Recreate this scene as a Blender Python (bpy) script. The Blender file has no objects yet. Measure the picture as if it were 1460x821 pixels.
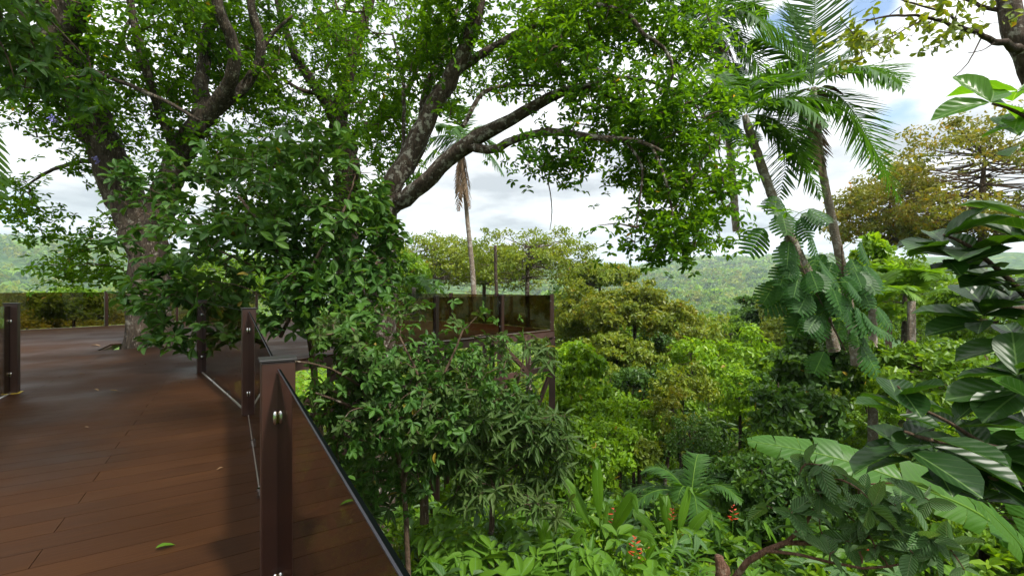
import bpy, bmesh, math, random
import numpy as np
from mathutils import Vector, Matrix, noise as mnoise

rng = np.random.default_rng(7)
random.seed(7)
sc = bpy.context.scene
COL = sc.collection
F, CX, CY, HC = 649.0, 730.0, 410.5, 1.4      # lens in photo pixels, eye height over the deck

def P(px, py, Z):
    return np.array([(px - CX) / F * Z, Z, HC - (py - CY) / F * Z])

def G(px, py, z=0.0):                          # point of the plane z seen at a pixel
    Z = F * (HC - z) / (py - CY)
    return np.array([(px - CX) / F * Z, Z, z])

def nrm(v):
    v = np.asarray(v, float)
    return v / np.maximum(np.linalg.norm(v, axis=-1, keepdims=True), 1e-9)

# ------------------------------------------------------------------ materials
def newmat(name):
    m = bpy.data.materials.new(name); m.use_nodes = True
    nt = m.node_tree; nt.nodes.clear()
    return m, nt, nt.nodes, nt.links

def ramp(nd, stops, interp='LINEAR'):
    r = nd.new('ShaderNodeValToRGB'); r.color_ramp.interpolation = interp
    el = r.color_ramp.elements
    while len(el) > 1: el.remove(el[-1])
    el[0].position, el[0].color = stops[0][0], (*stops[0][1], 1)
    for p, c in stops[1:]:
        e = el.new(p); e.color = (*c, 1)
    return r

def leaf_mat(name, cols, trans=0.35, rough=0.45, spec=0.4, tcol=None, vein=None, clump=0.5, cscale=0.8, odd=.002):
    """leaf pigment varies leaf by leaf and from clump to clump; light also passes through the blade"""
    m, nt, nd, lk = newmat(name)
    geo = nd.new('ShaderNodeNewGeometry'); tc = nd.new('ShaderNodeTexCoord')
    nz = nd.new('ShaderNodeTexNoise'); nz.inputs['Scale'].default_value = cscale; nz.inputs['Detail'].default_value = 2
    lk.new(tc.outputs['Object'], nz.inputs['Vector'])
    mr = nd.new('ShaderNodeMapRange'); mr.inputs[1].default_value = .3; mr.inputs[2].default_value = .7
    lk.new(nz.outputs['Fac'], mr.inputs[0])
    mx = nd.new('ShaderNodeMix'); mx.inputs[0].default_value = clump
    lk.new(geo.outputs['Random Per Island'], mx.inputs[2]); lk.new(mr.outputs[0], mx.inputs[3])
    n = len(cols)
    r = ramp(nd, [(i / (n - 1), c) for i, c in enumerate(cols)])
    lk.new(mx.outputs[0], r.inputs[0])
    od = nd.new('ShaderNodeMath'); od.operation = 'GREATER_THAN'; od.inputs[1].default_value = 1 - odd; lk.new(geo.outputs['Random Per Island'], od.inputs[0])
    om = nd.new('ShaderNodeMix'); om.data_type = 'RGBA'; lk.new(od.outputs[0], om.inputs[0]); lk.new(r.outputs[0], om.inputs[6]); om.inputs[7].default_value = (.26, .19, .025, 1)
    col = om.outputs[2]
    bump = None
    if vein:
        uv = nd.new('ShaderNodeUVMap'); sp = nd.new('ShaderNodeSeparateXYZ'); lk.new(uv.outputs[0], sp.inputs[0])
        def mth(op, a, b=None):
            k = nd.new('ShaderNodeMath'); k.operation = op
            for i, q in enumerate((a, b)):
                if q is None: continue
                if isinstance(q, (int, float)): k.inputs[i].default_value = q
                else: lk.new(q, k.inputs[i])
            return k.outputs[0]
        ac = mth('ABSOLUTE', mth('SUBTRACT', sp.outputs[0], .5))
        mid = mth('LESS_THAN', ac, .022 if vein[1] > 0 else .03)
        nv, sl = abs(vein[0]), abs(vein[1])
        fr = mth('FRACT', mth('MULTIPLY', mth('SUBTRACT', sp.outputs[1], mth('MULTIPLY', ac, sl)), nv))
        side = mth('LESS_THAN', fr, .07)
        any_ = mth('MAXIMUM', mid, mth('MULTIPLY', side, vein[2]))
        mv = nd.new('ShaderNodeMix'); mv.data_type = 'RGBA'
        lk.new(any_, mv.inputs[0]); lk.new(col, mv.inputs[6]); mv.inputs[7].default_value = (*vein[3], 1)
        col = mv.outputs[2]
        bp = nd.new('ShaderNodeBump'); bp.inputs['Strength'].default_value = vein[4] if len(vein) > 4 else .16; bp.inputs['Distance'].default_value = .006
        sn = mth('SINE', mth('MULTIPLY', mth('SUBTRACT', sp.outputs[1], mth('MULTIPLY', ac, sl)), nv * 6.283))
        lk.new(sn, bp.inputs['Height']); bump = bp.outputs[0]
    bs = nd.new('ShaderNodeBsdfPrincipled')
    bs.inputs['Roughness'].default_value = rough
    bs.inputs['Specular IOR Level'].default_value = spec * .5
    lk.new(col, bs.inputs['Base Color'])
    tr = nd.new('ShaderNodeBsdfTranslucent')
    hs = nd.new('ShaderNodeMix'); hs.data_type = 'RGBA'; hs.blend_type = 'MULTIPLY'; hs.inputs[0].default_value = 1
    lk.new(col, hs.inputs[6]); hs.inputs[7].default_value = (*(tcol or (1.9, 1.7, .7)), 1)
    lk.new(hs.outputs[2], tr.inputs['Color'])
    if bump: lk.new(bump, bs.inputs['Normal'])
    ms = nd.new('ShaderNodeMixShader'); ms.inputs[0].default_value = trans
    lk.new(bs.outputs[0], ms.inputs[1]); lk.new(tr.outputs[0], ms.inputs[2])
    out = nd.new('ShaderNodeOutputMaterial'); lk.new(ms.outputs[0], out.inputs[0])
    return m

def bark_mat(name, c0, c1, lichen, amount=.45, scale=3.0, zst=.25, speck=0):
    m, nt, nd, lk = newmat(name)
    tc = nd.new('ShaderNodeTexCoord'); mp = nd.new('ShaderNodeMapping'); mp.inputs['Scale'].default_value = (1, 1, zst)
    lk.new(tc.outputs['Object'], mp.inputs['Vector'])
    n1 = nd.new('ShaderNodeTexNoise'); n1.inputs['Scale'].default_value = scale * 5; n1.inputs['Detail'].default_value = 8
    n1.inputs['Roughness'].default_value = .65
    lk.new(mp.outputs[0], n1.inputs['Vector'])
    r1 = ramp(nd, [(.33, c0), (.66, c1)]); lk.new(n1.outputs['Fac'], r1.inputs[0])
    n2 = nd.new('ShaderNodeTexNoise'); n2.inputs['Scale'].default_value = scale * 1.6; n2.inputs['Detail'].default_value = 6
    n2.inputs['Roughness'].default_value = .7
    lk.new(tc.outputs['Object'], n2.inputs['Vector'])
    r2 = ramp(nd, [(.5 + .18 * (1 - 2 * amount), (0, 0, 0)), (.58 + .18 * (1 - 2 * amount), (1, 1, 1))]); lk.new(n2.outputs['Fac'], r2.inputs[0])
    mx = nd.new('ShaderNodeMix'); mx.data_type = 'RGBA'
    lk.new(r2.outputs[0], mx.inputs[0]); lk.new(r1.outputs[0], mx.inputs[6]); mx.inputs[7].default_value = (*lichen, 1)
    col = mx.outputs[2]
    if speck:
        vo = nd.new('ShaderNodeTexVoronoi'); vo.inputs['Scale'].default_value = 26; lk.new(mp.outputs[0], vo.inputs['Vector'])
        rs = ramp(nd, [(.1, (1, 1, 1)), (.22, (0, 0, 0))]); lk.new(vo.outputs['Distance'], rs.inputs[0])
        mk = nd.new('ShaderNodeMath'); mk.operation = 'MULTIPLY'; mk.inputs[1].default_value = speck
        lk.new(rs.outputs[0], mk.inputs[0])
        m2 = nd.new('ShaderNodeMix'); m2.data_type = 'RGBA'; lk.new(mk.outputs[0], m2.inputs[0]); lk.new(col, m2.inputs[6])
        m2.inputs[7].default_value = (.42, .36, .3, 1); col = m2.outputs[2]
    bs = nd.new('ShaderNodeBsdfPrincipled'); bs.inputs['Roughness'].default_value = .9; bs.inputs['Specular IOR Level'].default_value = .2
    lk.new(col, bs.inputs['Base Color'])
    bp = nd.new('ShaderNodeBump'); bp.inputs['Strength'].default_value = 1; bp.inputs['Distance'].default_value = .09
    lk.new(n1.outputs['Fac'], bp.inputs['Height']); lk.new(bp.outputs[0], bs.inputs['Normal'])
    out = nd.new('ShaderNodeOutputMaterial'); lk.new(bs.outputs[0], out.inputs[0])
    return m

def plain_mat(name, col, rough=.5, metal=0.0, spec=.5, var=0.0, scale=6, bump=0.0):
    m, nt, nd, lk = newmat(name)
    bs = nd.new('ShaderNodeBsdfPrincipled'); bs.inputs['Roughness'].default_value = rough
    bs.inputs['Metallic'].default_value = metal; bs.inputs['Specular IOR Level'].default_value = spec
    tc = nd.new('ShaderNodeTexCoord'); nz = nd.new('ShaderNodeTexNoise'); nz.inputs['Scale'].default_value = scale
    nz.inputs['Detail'].default_value = 6
    lk.new(tc.outputs['Object'], nz.inputs['Vector'])
    c = np.array(col)
    r = ramp(nd, [(.3, tuple(c * (1 - var))), (.7, tuple(np.minimum(c * (1 + var), 1)))])
    lk.new(nz.outputs['Fac'], r.inputs[0]); lk.new(r.outputs[0], bs.inputs['Base Color'])
    if bump:
        bp = nd.new('ShaderNodeBump'); bp.inputs['Strength'].default_value = bump; bp.inputs['Distance'].default_value = .01
        lk.new(nz.outputs['Fac'], bp.inputs['Height']); lk.new(bp.outputs[0], bs.inputs['Normal'])
    out = nd.new('ShaderNodeOutputMaterial'); lk.new(bs.outputs[0], out.inputs[0])
    return m

def glass_mat(name, tint):
    m, nt, nd, lk = newmat(name)
    tr = nd.new('ShaderNodeBsdfTransparent'); tr.inputs[0].default_value = (*tint, 1)
    gl = nd.new('ShaderNodeBsdfGlossy'); gl.inputs['Roughness'].default_value = .015; gl.inputs['Color'].default_value = (.9, .9, .9, 1)
    lw = nd.new('ShaderNodeLayerWeight'); lw.inputs['Blend'].default_value = .5
    pw = nd.new('ShaderNodeMath'); pw.operation = 'POWER'; pw.inputs[1].default_value = 4.2; lk.new(lw.outputs['Facing'], pw.inputs[0])
    mr = nd.new('ShaderNodeMapRange'); mr.inputs[3].default_value = .035; mr.inputs[4].default_value = 1.0
    lk.new(pw.outputs[0], mr.inputs[0])
    ms = nd.new('ShaderNodeMixShader'); lk.new(mr.outputs[0], ms.inputs[0]); lk.new(tr.outputs[0], ms.inputs[1]); lk.new(gl.outputs[0], ms.inputs[2])
    out = nd.new('ShaderNodeOutputMaterial'); lk.new(ms.outputs[0], out.inputs[0])
    return m

def deck_mat():
    m, nt, nd, lk = newmat('hardwood_planks')
    geo = nd.new('ShaderNodeNewGeometry'); tc = nd.new('ShaderNodeTexCoord')
    mp = nd.new('ShaderNodeMapping'); mp.vector_type = 'TEXTURE'; mp.inputs['Rotation'].default_value = (0, 0, math.atan2(PLK[1], PLK[0]))
    lk.new(tc.outputs['Object'], mp.inputs['Vector'])
    mp2 = nd.new('ShaderNodeMapping'); mp2.inputs['Scale'].default_value = (.55, 26, 1); lk.new(mp.outputs[0], mp2.inputs['Vector'])
    n1 = nd.new('ShaderNodeTexNoise'); n1.inputs['Scale'].default_value = 3.2; n1.inputs['Detail'].default_value = 8; n1.inputs['Roughness'].default_value = .65
    lk.new(mp2.outputs[0], n1.inputs['Vector'])
    n2 = nd.new('ShaderNodeTexNoise'); n2.inputs['Scale'].default_value = .9; n2.inputs['Detail'].default_value = 5
    lk.new(mp.outputs[0], n2.inputs['Vector'])
    a = nd.new('ShaderNodeMath'); a.operation = 'MULTIPLY_ADD'; a.inputs[1].default_value = .13; lk.new(geo.outputs['Random Per Island'], a.inputs[0])
    lk.new(n1.outputs['Fac'], a.inputs[2])
    b = nd.new('ShaderNodeMath'); b.operation = 'MULTIPLY_ADD'; b.inputs[1].default_value = .5; lk.new(n2.outputs['Fac'], b.inputs[0]); lk.new(a.outputs[0], b.inputs[2])
    r = ramp(nd, [(.5, (.0150, .0058, .0023)), (.95, (.0290, .0112, .0036)), (1.35, (.047, .0195, .0060))])
    s = nd.new('ShaderNodeMapRange'); s.inputs[1].default_value = .55; s.inputs[2].default_value = 1.15; lk.new(b.outputs[0], s.inputs[0])
    r.color_ramp.elements[0].position = 0; r.color_ramp.elements[1].position = .5; r.color_ramp.elements[2].position = 1
    lk.new(s.outputs[0], r.inputs[0])
    bs = nd.new('ShaderNodeBsdfPrincipled'); lk.new(r.outputs[0], bs.inputs['Base Color'])
    rr = nd.new('ShaderNodeMapRange'); rr.inputs[1].default_value = .3; rr.inputs[2].default_value = .7; rr.inputs[3].default_value = .38; rr.inputs[4].default_value = .75; lk.new(n2.outputs['Fac'], rr.inputs[0])
    lk.new(rr.outputs[0], bs.inputs['Roughness']); bs.inputs['Specular IOR Level'].default_value = .09
    bp = nd.new('ShaderNodeBump'); bp.inputs['Strength'].default_value = .35; bp.inputs['Distance'].default_value = .004
    lk.new(n1.outputs['Fac'], bp.inputs['Height']); lk.new(bp.outputs[0], bs.inputs['Normal'])
    out = nd.new('ShaderNodeOutputMaterial'); lk.new(bs.outputs[0], out.inputs[0])
    return m

def ground_mat():
    m, nt, nd, lk = newmat('forest_ground')
    tc = nd.new('ShaderNodeTexCoord')
    n1 = nd.new('ShaderNodeTexNoise'); n1.inputs['Scale'].default_value = .35; n1.inputs['Detail'].default_value = 10; n1.inputs['Roughness'].default_value = .7
    lk.new(tc.outputs['Object'], n1.inputs['Vector'])
    near = ramp(nd, [(.3, (.03, .055, .012)), (.5, (.055, .085, .018)), (.62, (.10, .09, .035)), (.75, (.12, .085, .045))])
    lk.new(n1.outputs['Fac'], near.inputs[0])
    # far off the sheet carries the closed forest: rounded crowns as voronoi bumps
    vo = nd.new('ShaderNodeTexVoronoi'); vo.inputs['Scale'].default_value = .075; lk.new(tc.outputs['Object'], vo.inputs['Vector'])
    n3 = nd.new('ShaderNodeTexNoise'); n3.inputs['Scale'].default_value = .006; n3.inputs['Detail'].default_value = 5; lk.new(tc.outputs['Object'], n3.inputs['Vector'])
    sepc = nd.new('ShaderNodeSeparateColor'); lk.new(vo.outputs['Color'], sepc.inputs[0])
    mxf = nd.new('ShaderNodeMix'); mxf.inputs[0].default_value = .6; lk.new(sepc.outputs[0], mxf.inputs[2]); lk.new(n3.outputs['Fac'], mxf.inputs[3])
    far = ramp(nd, [(.2, (.018, .05, .012)), (.5, (.045, .09, .016)), (.68, (.08, .13, .022)), (.8, (.15, .17, .045))]); lk.new(mxf.outputs[0], far.inputs[0])
    ln = nd.new('ShaderNodeVectorMath'); ln.operation = 'LENGTH'; lk.new(tc.outputs['Object'], ln.inputs[0])
    mr = nd.new('ShaderNodeMapRange'); mr.inputs[1].default_value = 60; mr.inputs[2].default_value = 200; lk.new(ln.outputs['Value'], mr.inputs[0])
    mx = nd.new('ShaderNodeMix'); mx.data_type = 'RGBA'; lk.new(mr.outputs[0], mx.inputs[0]); lk.new(near.outputs[0], mx.inputs[6]); lk.new(far.outputs[0], mx.inputs[7])
    bs = nd.new('ShaderNodeBsdfPrincipled'); bs.inputs['Roughness'].default_value = .95; bs.inputs['Specular IOR Level'].default_value = .1
    lk.new(mx.outputs[2], bs.inputs['Base Color'])
    bp = nd.new('ShaderNodeBump'); bp.inputs['Distance'].default_value = 9; bp.inputs['Strength'].default_value = 1; bp.invert = True
    hv = nd.new('ShaderNodeMath'); hv.operation = 'MULTIPLY'; lk.new(vo.outputs['Distance'], hv.inputs[0]); lk.new(mr.outputs[0], hv.inputs[1])
    lk.new(hv.outputs[0], bp.inputs['Height']); lk.new(bp.outputs[0], bs.inputs['Normal'])
    out = nd.new('ShaderNodeOutputMaterial'); lk.new(bs.outputs[0], out.inputs[0])
    return m

# ------------------------------------------------------------------ mesh building
class MB:
    def __init__(s): s.v, s.f, s.u, s.m, s.s, s.n = [], [], [], [], [], 0
    def add(s, V, Q, uv=None, mat=0, smooth=False):
        V = np.asarray(V, float).reshape(-1, 3); Q = np.asarray(Q, int).reshape(-1, 4)
        s.v.append(V); s.f.append(Q + s.n); s.n += len(V)
        s.u.append(np.zeros((len(V), 2)) if uv is None else np.asarray(uv, float).reshape(-1, 2))
        s.m.append(np.full(len(Q), mat)); s.s.append(np.full(len(Q), smooth))
        return s
    def build(s, name, mats, parent=None, origin=None):
        V = np.concatenate(s.v); Q = np.concatenate(s.f); U = np.concatenate(s.u)
        if origin is not None: V = V - np.asarray(origin)
        me = bpy.data.meshes.new(name)
        me.vertices.add(len(V)); me.vertices.foreach_set('co', V.astype(np.float32).ravel())
        nf = len(Q)
        me.loops.add(nf * 4); me.loops.foreach_set('vertex_index', Q.astype(np.int32).ravel())
        me.polygons.add(nf)
        me.polygons.foreach_set('loop_start', (np.arange(nf) * 4).astype(np.int32))
        me.polygons.foreach_set('material_index', np.concatenate(s.m).astype(np.int32))
        me.polygons.foreach_set('use_smooth', np.concatenate(s.s).astype(bool))
        uvl = me.uv_layers.new(name='UVMap')
        uvl.data.foreach_set('uv', U[Q.ravel()].astype(np.float32).ravel())
        if not isinstance(mats, (list, tuple)): mats = [mats]
        for m in mats: me.materials.append(m)
        me.update(calc_edges=True); me.validate()
        o = bpy.data.objects.new(name, me); COL.objects.link(o)
        if parent is not None: o.parent = parent
        return o

def tag(o, label=None, cat=None, group=None, kind=None):
    if label: o['label'] = label
    if cat: o['category'] = cat
    if group: o['group'] = group
    if kind: o['kind'] = kind
    return o

def thing(name, label, cat, loc, group=None):
    o = bpy.data.objects.new(name, None); COL.objects.link(o)
    o.location = tuple(float(q) for q in loc); o.empty_display_size = .2
    return tag(o, label, cat, group)

# leaf templates: (along, across, up), quads, uv = (across 0..1, along 0..1)
def tpl_fold(w1=.5, p1=.35, w2=.36, p2=.75, up=.12, droop=.12):
    V = [(0, 0, 0), (p1, w1, up), (p2, w2, up * .6 - droop * .5), (1, 0, -droop), (p2, -w2, up * .6 - droop * .5), (p1, -w1, up)]
    return np.array(V, float), np.array([[0, 3, 2, 1], [0, 5, 4, 3]]), np.array([(b + .5, a) for a, b, c in V])
def tpl_diamond():
    V = [(0, 0, 0), (.45, .5, .06), (1, 0, -.1), (.45, -.5, .06)]
    return np.array(V, float), np.array([[0, 3, 2, 1]]), np.array([(b + .5, a) for a, b, c in V])
def tpl_grid(shape, k=8, up=.12, droop=.2, wave=.0, petiole=.0):
    V, U, Q = [], [], []
    for i in range(k + 1):
        t = i / k; w = max(shape(t), .015)
        for j in (-1, -.5, 0, .5, 1):
            wv = wave * math.sin(t * 17 + j) * abs(j)
            V.append((petiole + t, j * w * .5, up * abs(j) ** 1.3 * w - droop * t * t + wv)); U.append((j * w / max(2 * .5, .01) * .5 + .5 if False else j * .5 * w + .5, t))
    for i in range(k):
        for j in range(4):
            a = i * 5 + j; Q.append((a, a + 1, a + 6, a + 5))
    return np.array(V, float), np.array(Q), np.array(U)
ovate = lambda t: (math.sin(math.pi * min(t, 1) ** .8)) ** .75
obov = lambda t: (math.sin(math.pi * min(t, 1) ** 1.25)) ** .7
lance = lambda t: (math.sin(math.pi * min(t, 1) ** .8)) ** 1.1
def tpl_strip(droop=.16):
    R_ = [(0, .35, 0), (.3, .5, -.01), (.65, .42, -.07), (1, .06, -droop)]
    V = [(a, sg * w_, z) for a, w_, z in R_ for sg in (-1, 1)]
    return np.array(V, float), np.array([[2 * i, 2 * i + 1, 2 * i + 3, 2 * i + 2] for i in range(3)]), np.array([(b + .5, a) for a, b, c in V])
T_FOLD, T_OBOV, T_NARROW, T_DIA = tpl_fold(), tpl_fold(.38, .4, .5, .75, .1, .15), tpl_strip(), tpl_diamond()
T_BIG = tpl_grid(obov, 8, .13, .2, .012)
T_FIG = tpl_grid(lambda t: max(math.sin(math.pi * min(t, 1) ** 1.35), 0) ** .55, 8, .14, .12, .014)
T_OVA = tpl_grid(ovate, 8, .11, .22, .012)
T_LAN = tpl_grid(lance, 6, .06, .28, .006)

def place(mb, Pn, D, N, L, W, tpl=T_FOLD, mat=0, smooth=False):
    Pn = np.asarray(Pn, float).reshape(-1, 3); M = len(Pn)
    if M == 0: return
    D = nrm(np.broadcast_to(D, (M, 3))); N = np.broadcast_to(N, (M, 3))
    S = nrm(np.cross(N, D)); N2 = np.cross(D, S)
    L = np.broadcast_to(L, (M,)); W = np.broadcast_to(W, (M,))
    T, Q, U = tpl; n = len(T)
    V = (Pn[:, None] + T[None, :, 0:1] * (L[:, None, None] * D[:, None]) + T[None, :, 1:2] * (W[:, None, None] * S[:, None])
         + T[None, :, 2:3] * (L[:, None, None] * N2[:, None]))
    Qs = Q[None] + (np.arange(M) * n)[:, None, None]
    mb.add(V, Qs, np.broadcast_to(U[None], (M, n, 2)), mat, smooth)

def rosettes(mb, C, A, n, L, wr=.4, spread=(50, 100), droop=.25, tpl=T_FOLD, mat=0, stag=.15, jit=.25, smooth=False, lvar=.35):
    """n leaves fanned round each twig end C with axis A"""
    C = np.asarray(C, float).reshape(-1, 3); M = len(C); A = nrm(np.broadcast_to(A, (M, 3)))
    ref = np.where(np.abs(A[:, 2:3]) > .9, [[1., 0, 0]], [[0., 0, 1]])
    X = nrm(np.cross(ref, A)); Y = np.cross(A, X)
    ph = rng.uniform(0, 6.28, (M, 1)) + np.arange(n)[None] * 2.39996 + rng.normal(0, jit, (M, n))
    th = np.radians(rng.uniform(spread[0], spread[1], (M, n)))
    rad = np.cos(ph)[..., None] * X[:, None] + np.sin(ph)[..., None] * Y[:, None]
    D = np.cos(th)[..., None] * A[:, None] + np.sin(th)[..., None] * rad
    N = np.sin(th)[..., None] * A[:, None] - np.cos(th)[..., None] * rad
    D[..., 2] -= droop * rng.uniform(.3, 1.4, (M, n)); D = nrm(D)
    N = N + rng.normal(0, jit, (M, n, 3)); N[..., 2] += .35
    Ls = L * rng.uniform(1 - lvar, 1 + lvar * .6, (M, n))
    base = C[:, None] - A[:, None] * (rng.uniform(0, 1, (M, n)) * stag)[..., None]
    place(mb, base.reshape(-1, 3), D.reshape(-1, 3), N.reshape(-1, 3), Ls.ravel(), (Ls * wr).ravel(), tpl, mat, smooth)

def spline(pts, step=.25):
    pts = np.asarray(pts, float)
    if len(pts) < 3:
        return np.linspace(pts[0], pts[-1], 4)
    p = np.vstack([2 * pts[0] - pts[1], pts, 2 * pts[-1] - pts[-2]])
    out = []
    for i in range(1, len(p) - 2):
        n = max(2, int(np.linalg.norm(p[i + 1, :3] - p[i, :3]) / step))
        t = np.linspace(0, 1, n, endpoint=False)[:, None]
        a, b, c, d = p[i - 1], p[i], p[i + 1], p[i + 2]
        out.append(.5 * ((2 * b) + (-a + c) * t + (2 * a - 5 * b + 4 * c - d) * t ** 2 + (-a + 3 * b - 3 * c + d) * t ** 3))
    out.append(pts[-1:])
    return np.vstack(out)

def tube(mb, pts, rad, sides=8, rough=0.0, mat=0, cap=True, smooth=True):
    pts = np.asarray(pts, float); n = len(pts); rad = np.broadcast_to(rad, (n,)).astype(float)
    if cap:
        pts = np.vstack([pts, pts[-1] + nrm(pts[-1] - pts[-2]) * rad[-1] * .3]); rad = np.append(rad, rad[-1] * .05); n += 1
    T = nrm(np.gradient(pts, axis=0))
    ref = np.array([0, 0, 1.]) if abs(T[0, 2]) < .9 else np.array([1., 0, 0])
    X = np.zeros_like(T); x = nrm(np.cross(ref, T[0]))
    for i in range(n):
        x = nrm(x - T[i] * np.dot(x, T[i])); X[i] = x
    Y = np.cross(T, X)
    a = np.linspace(0, 6.2832, sides, endpoint=False)
    R = rad[:, None] * np.ones(sides)
    if rough:
        k = rng.normal(0, rough, (n, sides)); k = (k + np.roll(k, 1, 0) + np.roll(k, -1, 0)) / 2
        fl = np.interp(np.arange(sides), np.arange(sides), rng.normal(0, rough * .8, sides))
        R = R * (1 + k + fl[None])
    V = pts[:, None] + R[..., None] * (np.cos(a)[None, :, None] * X[:, None] + np.sin(a)[None, :, None] * Y[:, None])
    i = np.arange(n - 1)[:, None]; j = np.arange(sides)[None]; j2 = (j + 1) % sides
    Q = np.stack([i * sides + j, i * sides + j2, (i + 1) * sides + j2, (i + 1) * sides + j], -1).reshape(-1, 4)
    mb.add(V, Q, None, mat, smooth)

def limb(mb, pp, step=.25, sides=9, rough=.07, wig=.0):
    """pp rows: px, py, Z, radius -> tapered limb; returns points along it"""
    A = np.array([[*P(a, b, c), r] for a, b, c, r in pp])
    S = spline(A, step)
    if wig: S[1:-1, :3] += rng.normal(0, wig, (len(S) - 2, 3)) * S[1:-1, 3:4]
    tube(mb, S[:, :3], np.maximum(S[:, 3], .004), sides, rough)
    return S

def box(mb, c, ux, uy, uz, hx, hy, hz, mat=0):
    c = np.asarray(c, float); ux, uy, uz = (np.asarray(q, float) for q in (ux, uy, uz))
    V = [c + sx * hx * ux + sy * hy * uy + sz * hz * uz for sx in (-1, 1) for sy in (-1, 1) for sz in (-1, 1)]
    Q = [(0, 1, 3, 2), (4, 6, 7, 5), (0, 4, 5, 1), (2, 3, 7, 6), (0, 2, 6, 4), (1, 5, 7, 3)]
    mb.add(np.array(V), Q, None, mat)

def beam(mb, a, b, w, h, mat=0):
    a, b = np.asarray(a, float), np.asarray(b, float); d = nrm(b - a)
    up = np.array([0, 0, 1.]) if abs(d[2]) < .95 else np.array([0, 1., 0])
    s = nrm(np.cross(d, up)); u = np.cross(s, d)
    box(mb, (a + b) / 2, d, s, u, np.linalg.norm(b - a) / 2, w / 2, h / 2, mat)

def bevel(o, w=.004, seg=2):
    md = o.modifiers.new('bevel', 'BEVEL'); md.width = w; md.segments = seg; md.limit_method = 'ANGLE'
    return o

def vnoise(X, s, off=0.0):
    return np.array([mnoise.noise(Vector((float(a * s + off), float(b * s + 3.1 * off), float(c * s - off)))) for a, b, c in X])

def blob_points(blobs, dens=1.0, nscale=.55, thr=-.12, off=0.0):
    """twig ends inside ellipsoids given as (px, py, rx, ry, Z, dZ, n); a 3-D noise opens gaps between the sprays"""
    out = []
    for (px, py, rx, ry, Z, dZ, n) in blobs:
        n = int(n * dens)
        q = rng.normal(0, 1, (n * 2, 3)); q = nrm(q) * (rng.uniform(0, 1, (n * 2, 1)) ** .42)
        Zs = Z + q[:, 2] * dZ
        W = np.stack([(px + q[:, 0] * rx - CX) / F * Z, Zs, HC - (py + q[:, 1] * ry - CY) / F * Z], -1)
        k = vnoise(W, nscale, off) > thr
        out.append(W[k][:n])
    return np.vstack(out)

def twigs(mb, skel, tips, r0=.011, r1=.0035, sides=4, maxlen=9.0, sag=.08, mat=0):
    """join every twig end to the nearest wood (limb or earlier twig); returns the twig direction at each end"""
    nodes = [np.asarray(skel, float)]
    dmin = np.min(np.linalg.norm(tips[:, None] - nodes[0][None], axis=-1), 1)
    order = np.argsort(dmin)
    pool = np.empty((len(nodes[0]) + len(tips) * 2, 3)); m = len(nodes[0]); pool[:m] = nodes[0]
    A = np.zeros_like(tips)
    for i in order:
        t = tips[i]
        dd = pool[:m] - t; j = int(np.argmin(np.einsum('ij,ij->i', dd, dd))); b = pool[j]
        d = t - b; L = np.linalg.norm(d)
        if L < 1e-3: A[i] = (0, 0, 1); continue
        if L > maxlen: A[i] = d / L; pool[m] = t; m += 1; continue
        mid = b + d * .5 + np.array([0, 0, sag * L]) + rng.normal(0, .07 * L, 3)
        pts = np.array([b, b * .5 + mid * .5 + rng.normal(0, .02 * L, 3), mid, mid * .45 + t * .55, t])
        rb = min(r0 * (1 + .5 * L), r0 * 2)
        tube(mb, pts, np.linspace(rb, r1, 5), sides, 0, mat)
        A[i] = nrm(t - mid); pool[m] = mid; pool[m + 1] = t; m += 2
    return A

# ------------------------------------------------------------------ layout
BR = nrm(np.array([-.523, .852, 0.]))          # the way the walkway runs
PLK = np.array([.852, .523, 0.])               # the way its planks run
W_POST = .16
pA = np.array([-5.16, 7.57, 0]); pB = np.array([-2.92, 5.05, 0]); pN = np.array([-1.04, 2.02, 0])
pE = pN - (pB - pN) * .95                      # rail end behind the camera
pL = np.array([-6.66, 6.06, 0])
fF = np.array([1.42, 15.1, 0]); fG = np.array([-.25, 13.4, 0]); fH = np.array([-1.9, 11.7, 0]); fI = np.array([-3.55, 10.0, 0])
bE = np.array([-.54, 17.5, 0]); bD = np.array([-2.5, 18.9, 0]); bC = np.array([-8.2, 20.8, 0]); bB = np.array([-14.0, 19.0, 0])
bA = np.array([-15.08, 16.8, 0]); bZ = np.array([-18.7, 12.2, 0])

def ground_h(x, y):
    x = np.asarray(x, float); y = np.asarray(y, float)
    r = np.hypot(x, y); az = np.arctan2(x, np.maximum(y, -1e9))
    prof = np.interp(r, [0, 4, 8, 12, 16, 30, 80, 150, 400, 900, 1300, 1900, 2600, 4000, 6000],
                     [-2.4, -2.6, -3.2, -4.7, -6.4, -10.5, -21, -32, -40, -34, -10, 1, 1, 1, 1])
    ridge = np.interp(az, [-3.2, -1.2, -.85, -.72, -.6, -.3, 0, .25, .36, .5, .62, .9, 3.2], [60, 150, 168, 160, 120, 95, 80, 75, 95, 125, 110, 130, 60])
    far = np.clip((r - 900) / 1100, 0, 1); far = far * far * (3 - 2 * far)
    h = prof + ridge * .74 * far
    side = np.clip((x - 5 - .05 * r) / 14, 0, 1); fade = np.clip((140 - r) / 100, 0, 1)
    h = h + side * fade * 6.5
    return h

def ground_noise(x, y):
    r = np.hypot(x, y)
    v = np.array([mnoise.fractal(Vector((a * .0035, b * .0035, 1.7)), 1, 2, 5) for a, b in zip(x.ravel(), y.ravel())]).reshape(x.shape)
    w = np.array([mnoise.fractal(Vector((a * .16, b * .16, 4.2)), 1, 2, 4) for a, b in zip(x.ravel(), y.ravel())]).reshape(x.shape)
    return v * np.clip((r - 60) / 700, 0, 1) * 30 + w * .22

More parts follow.
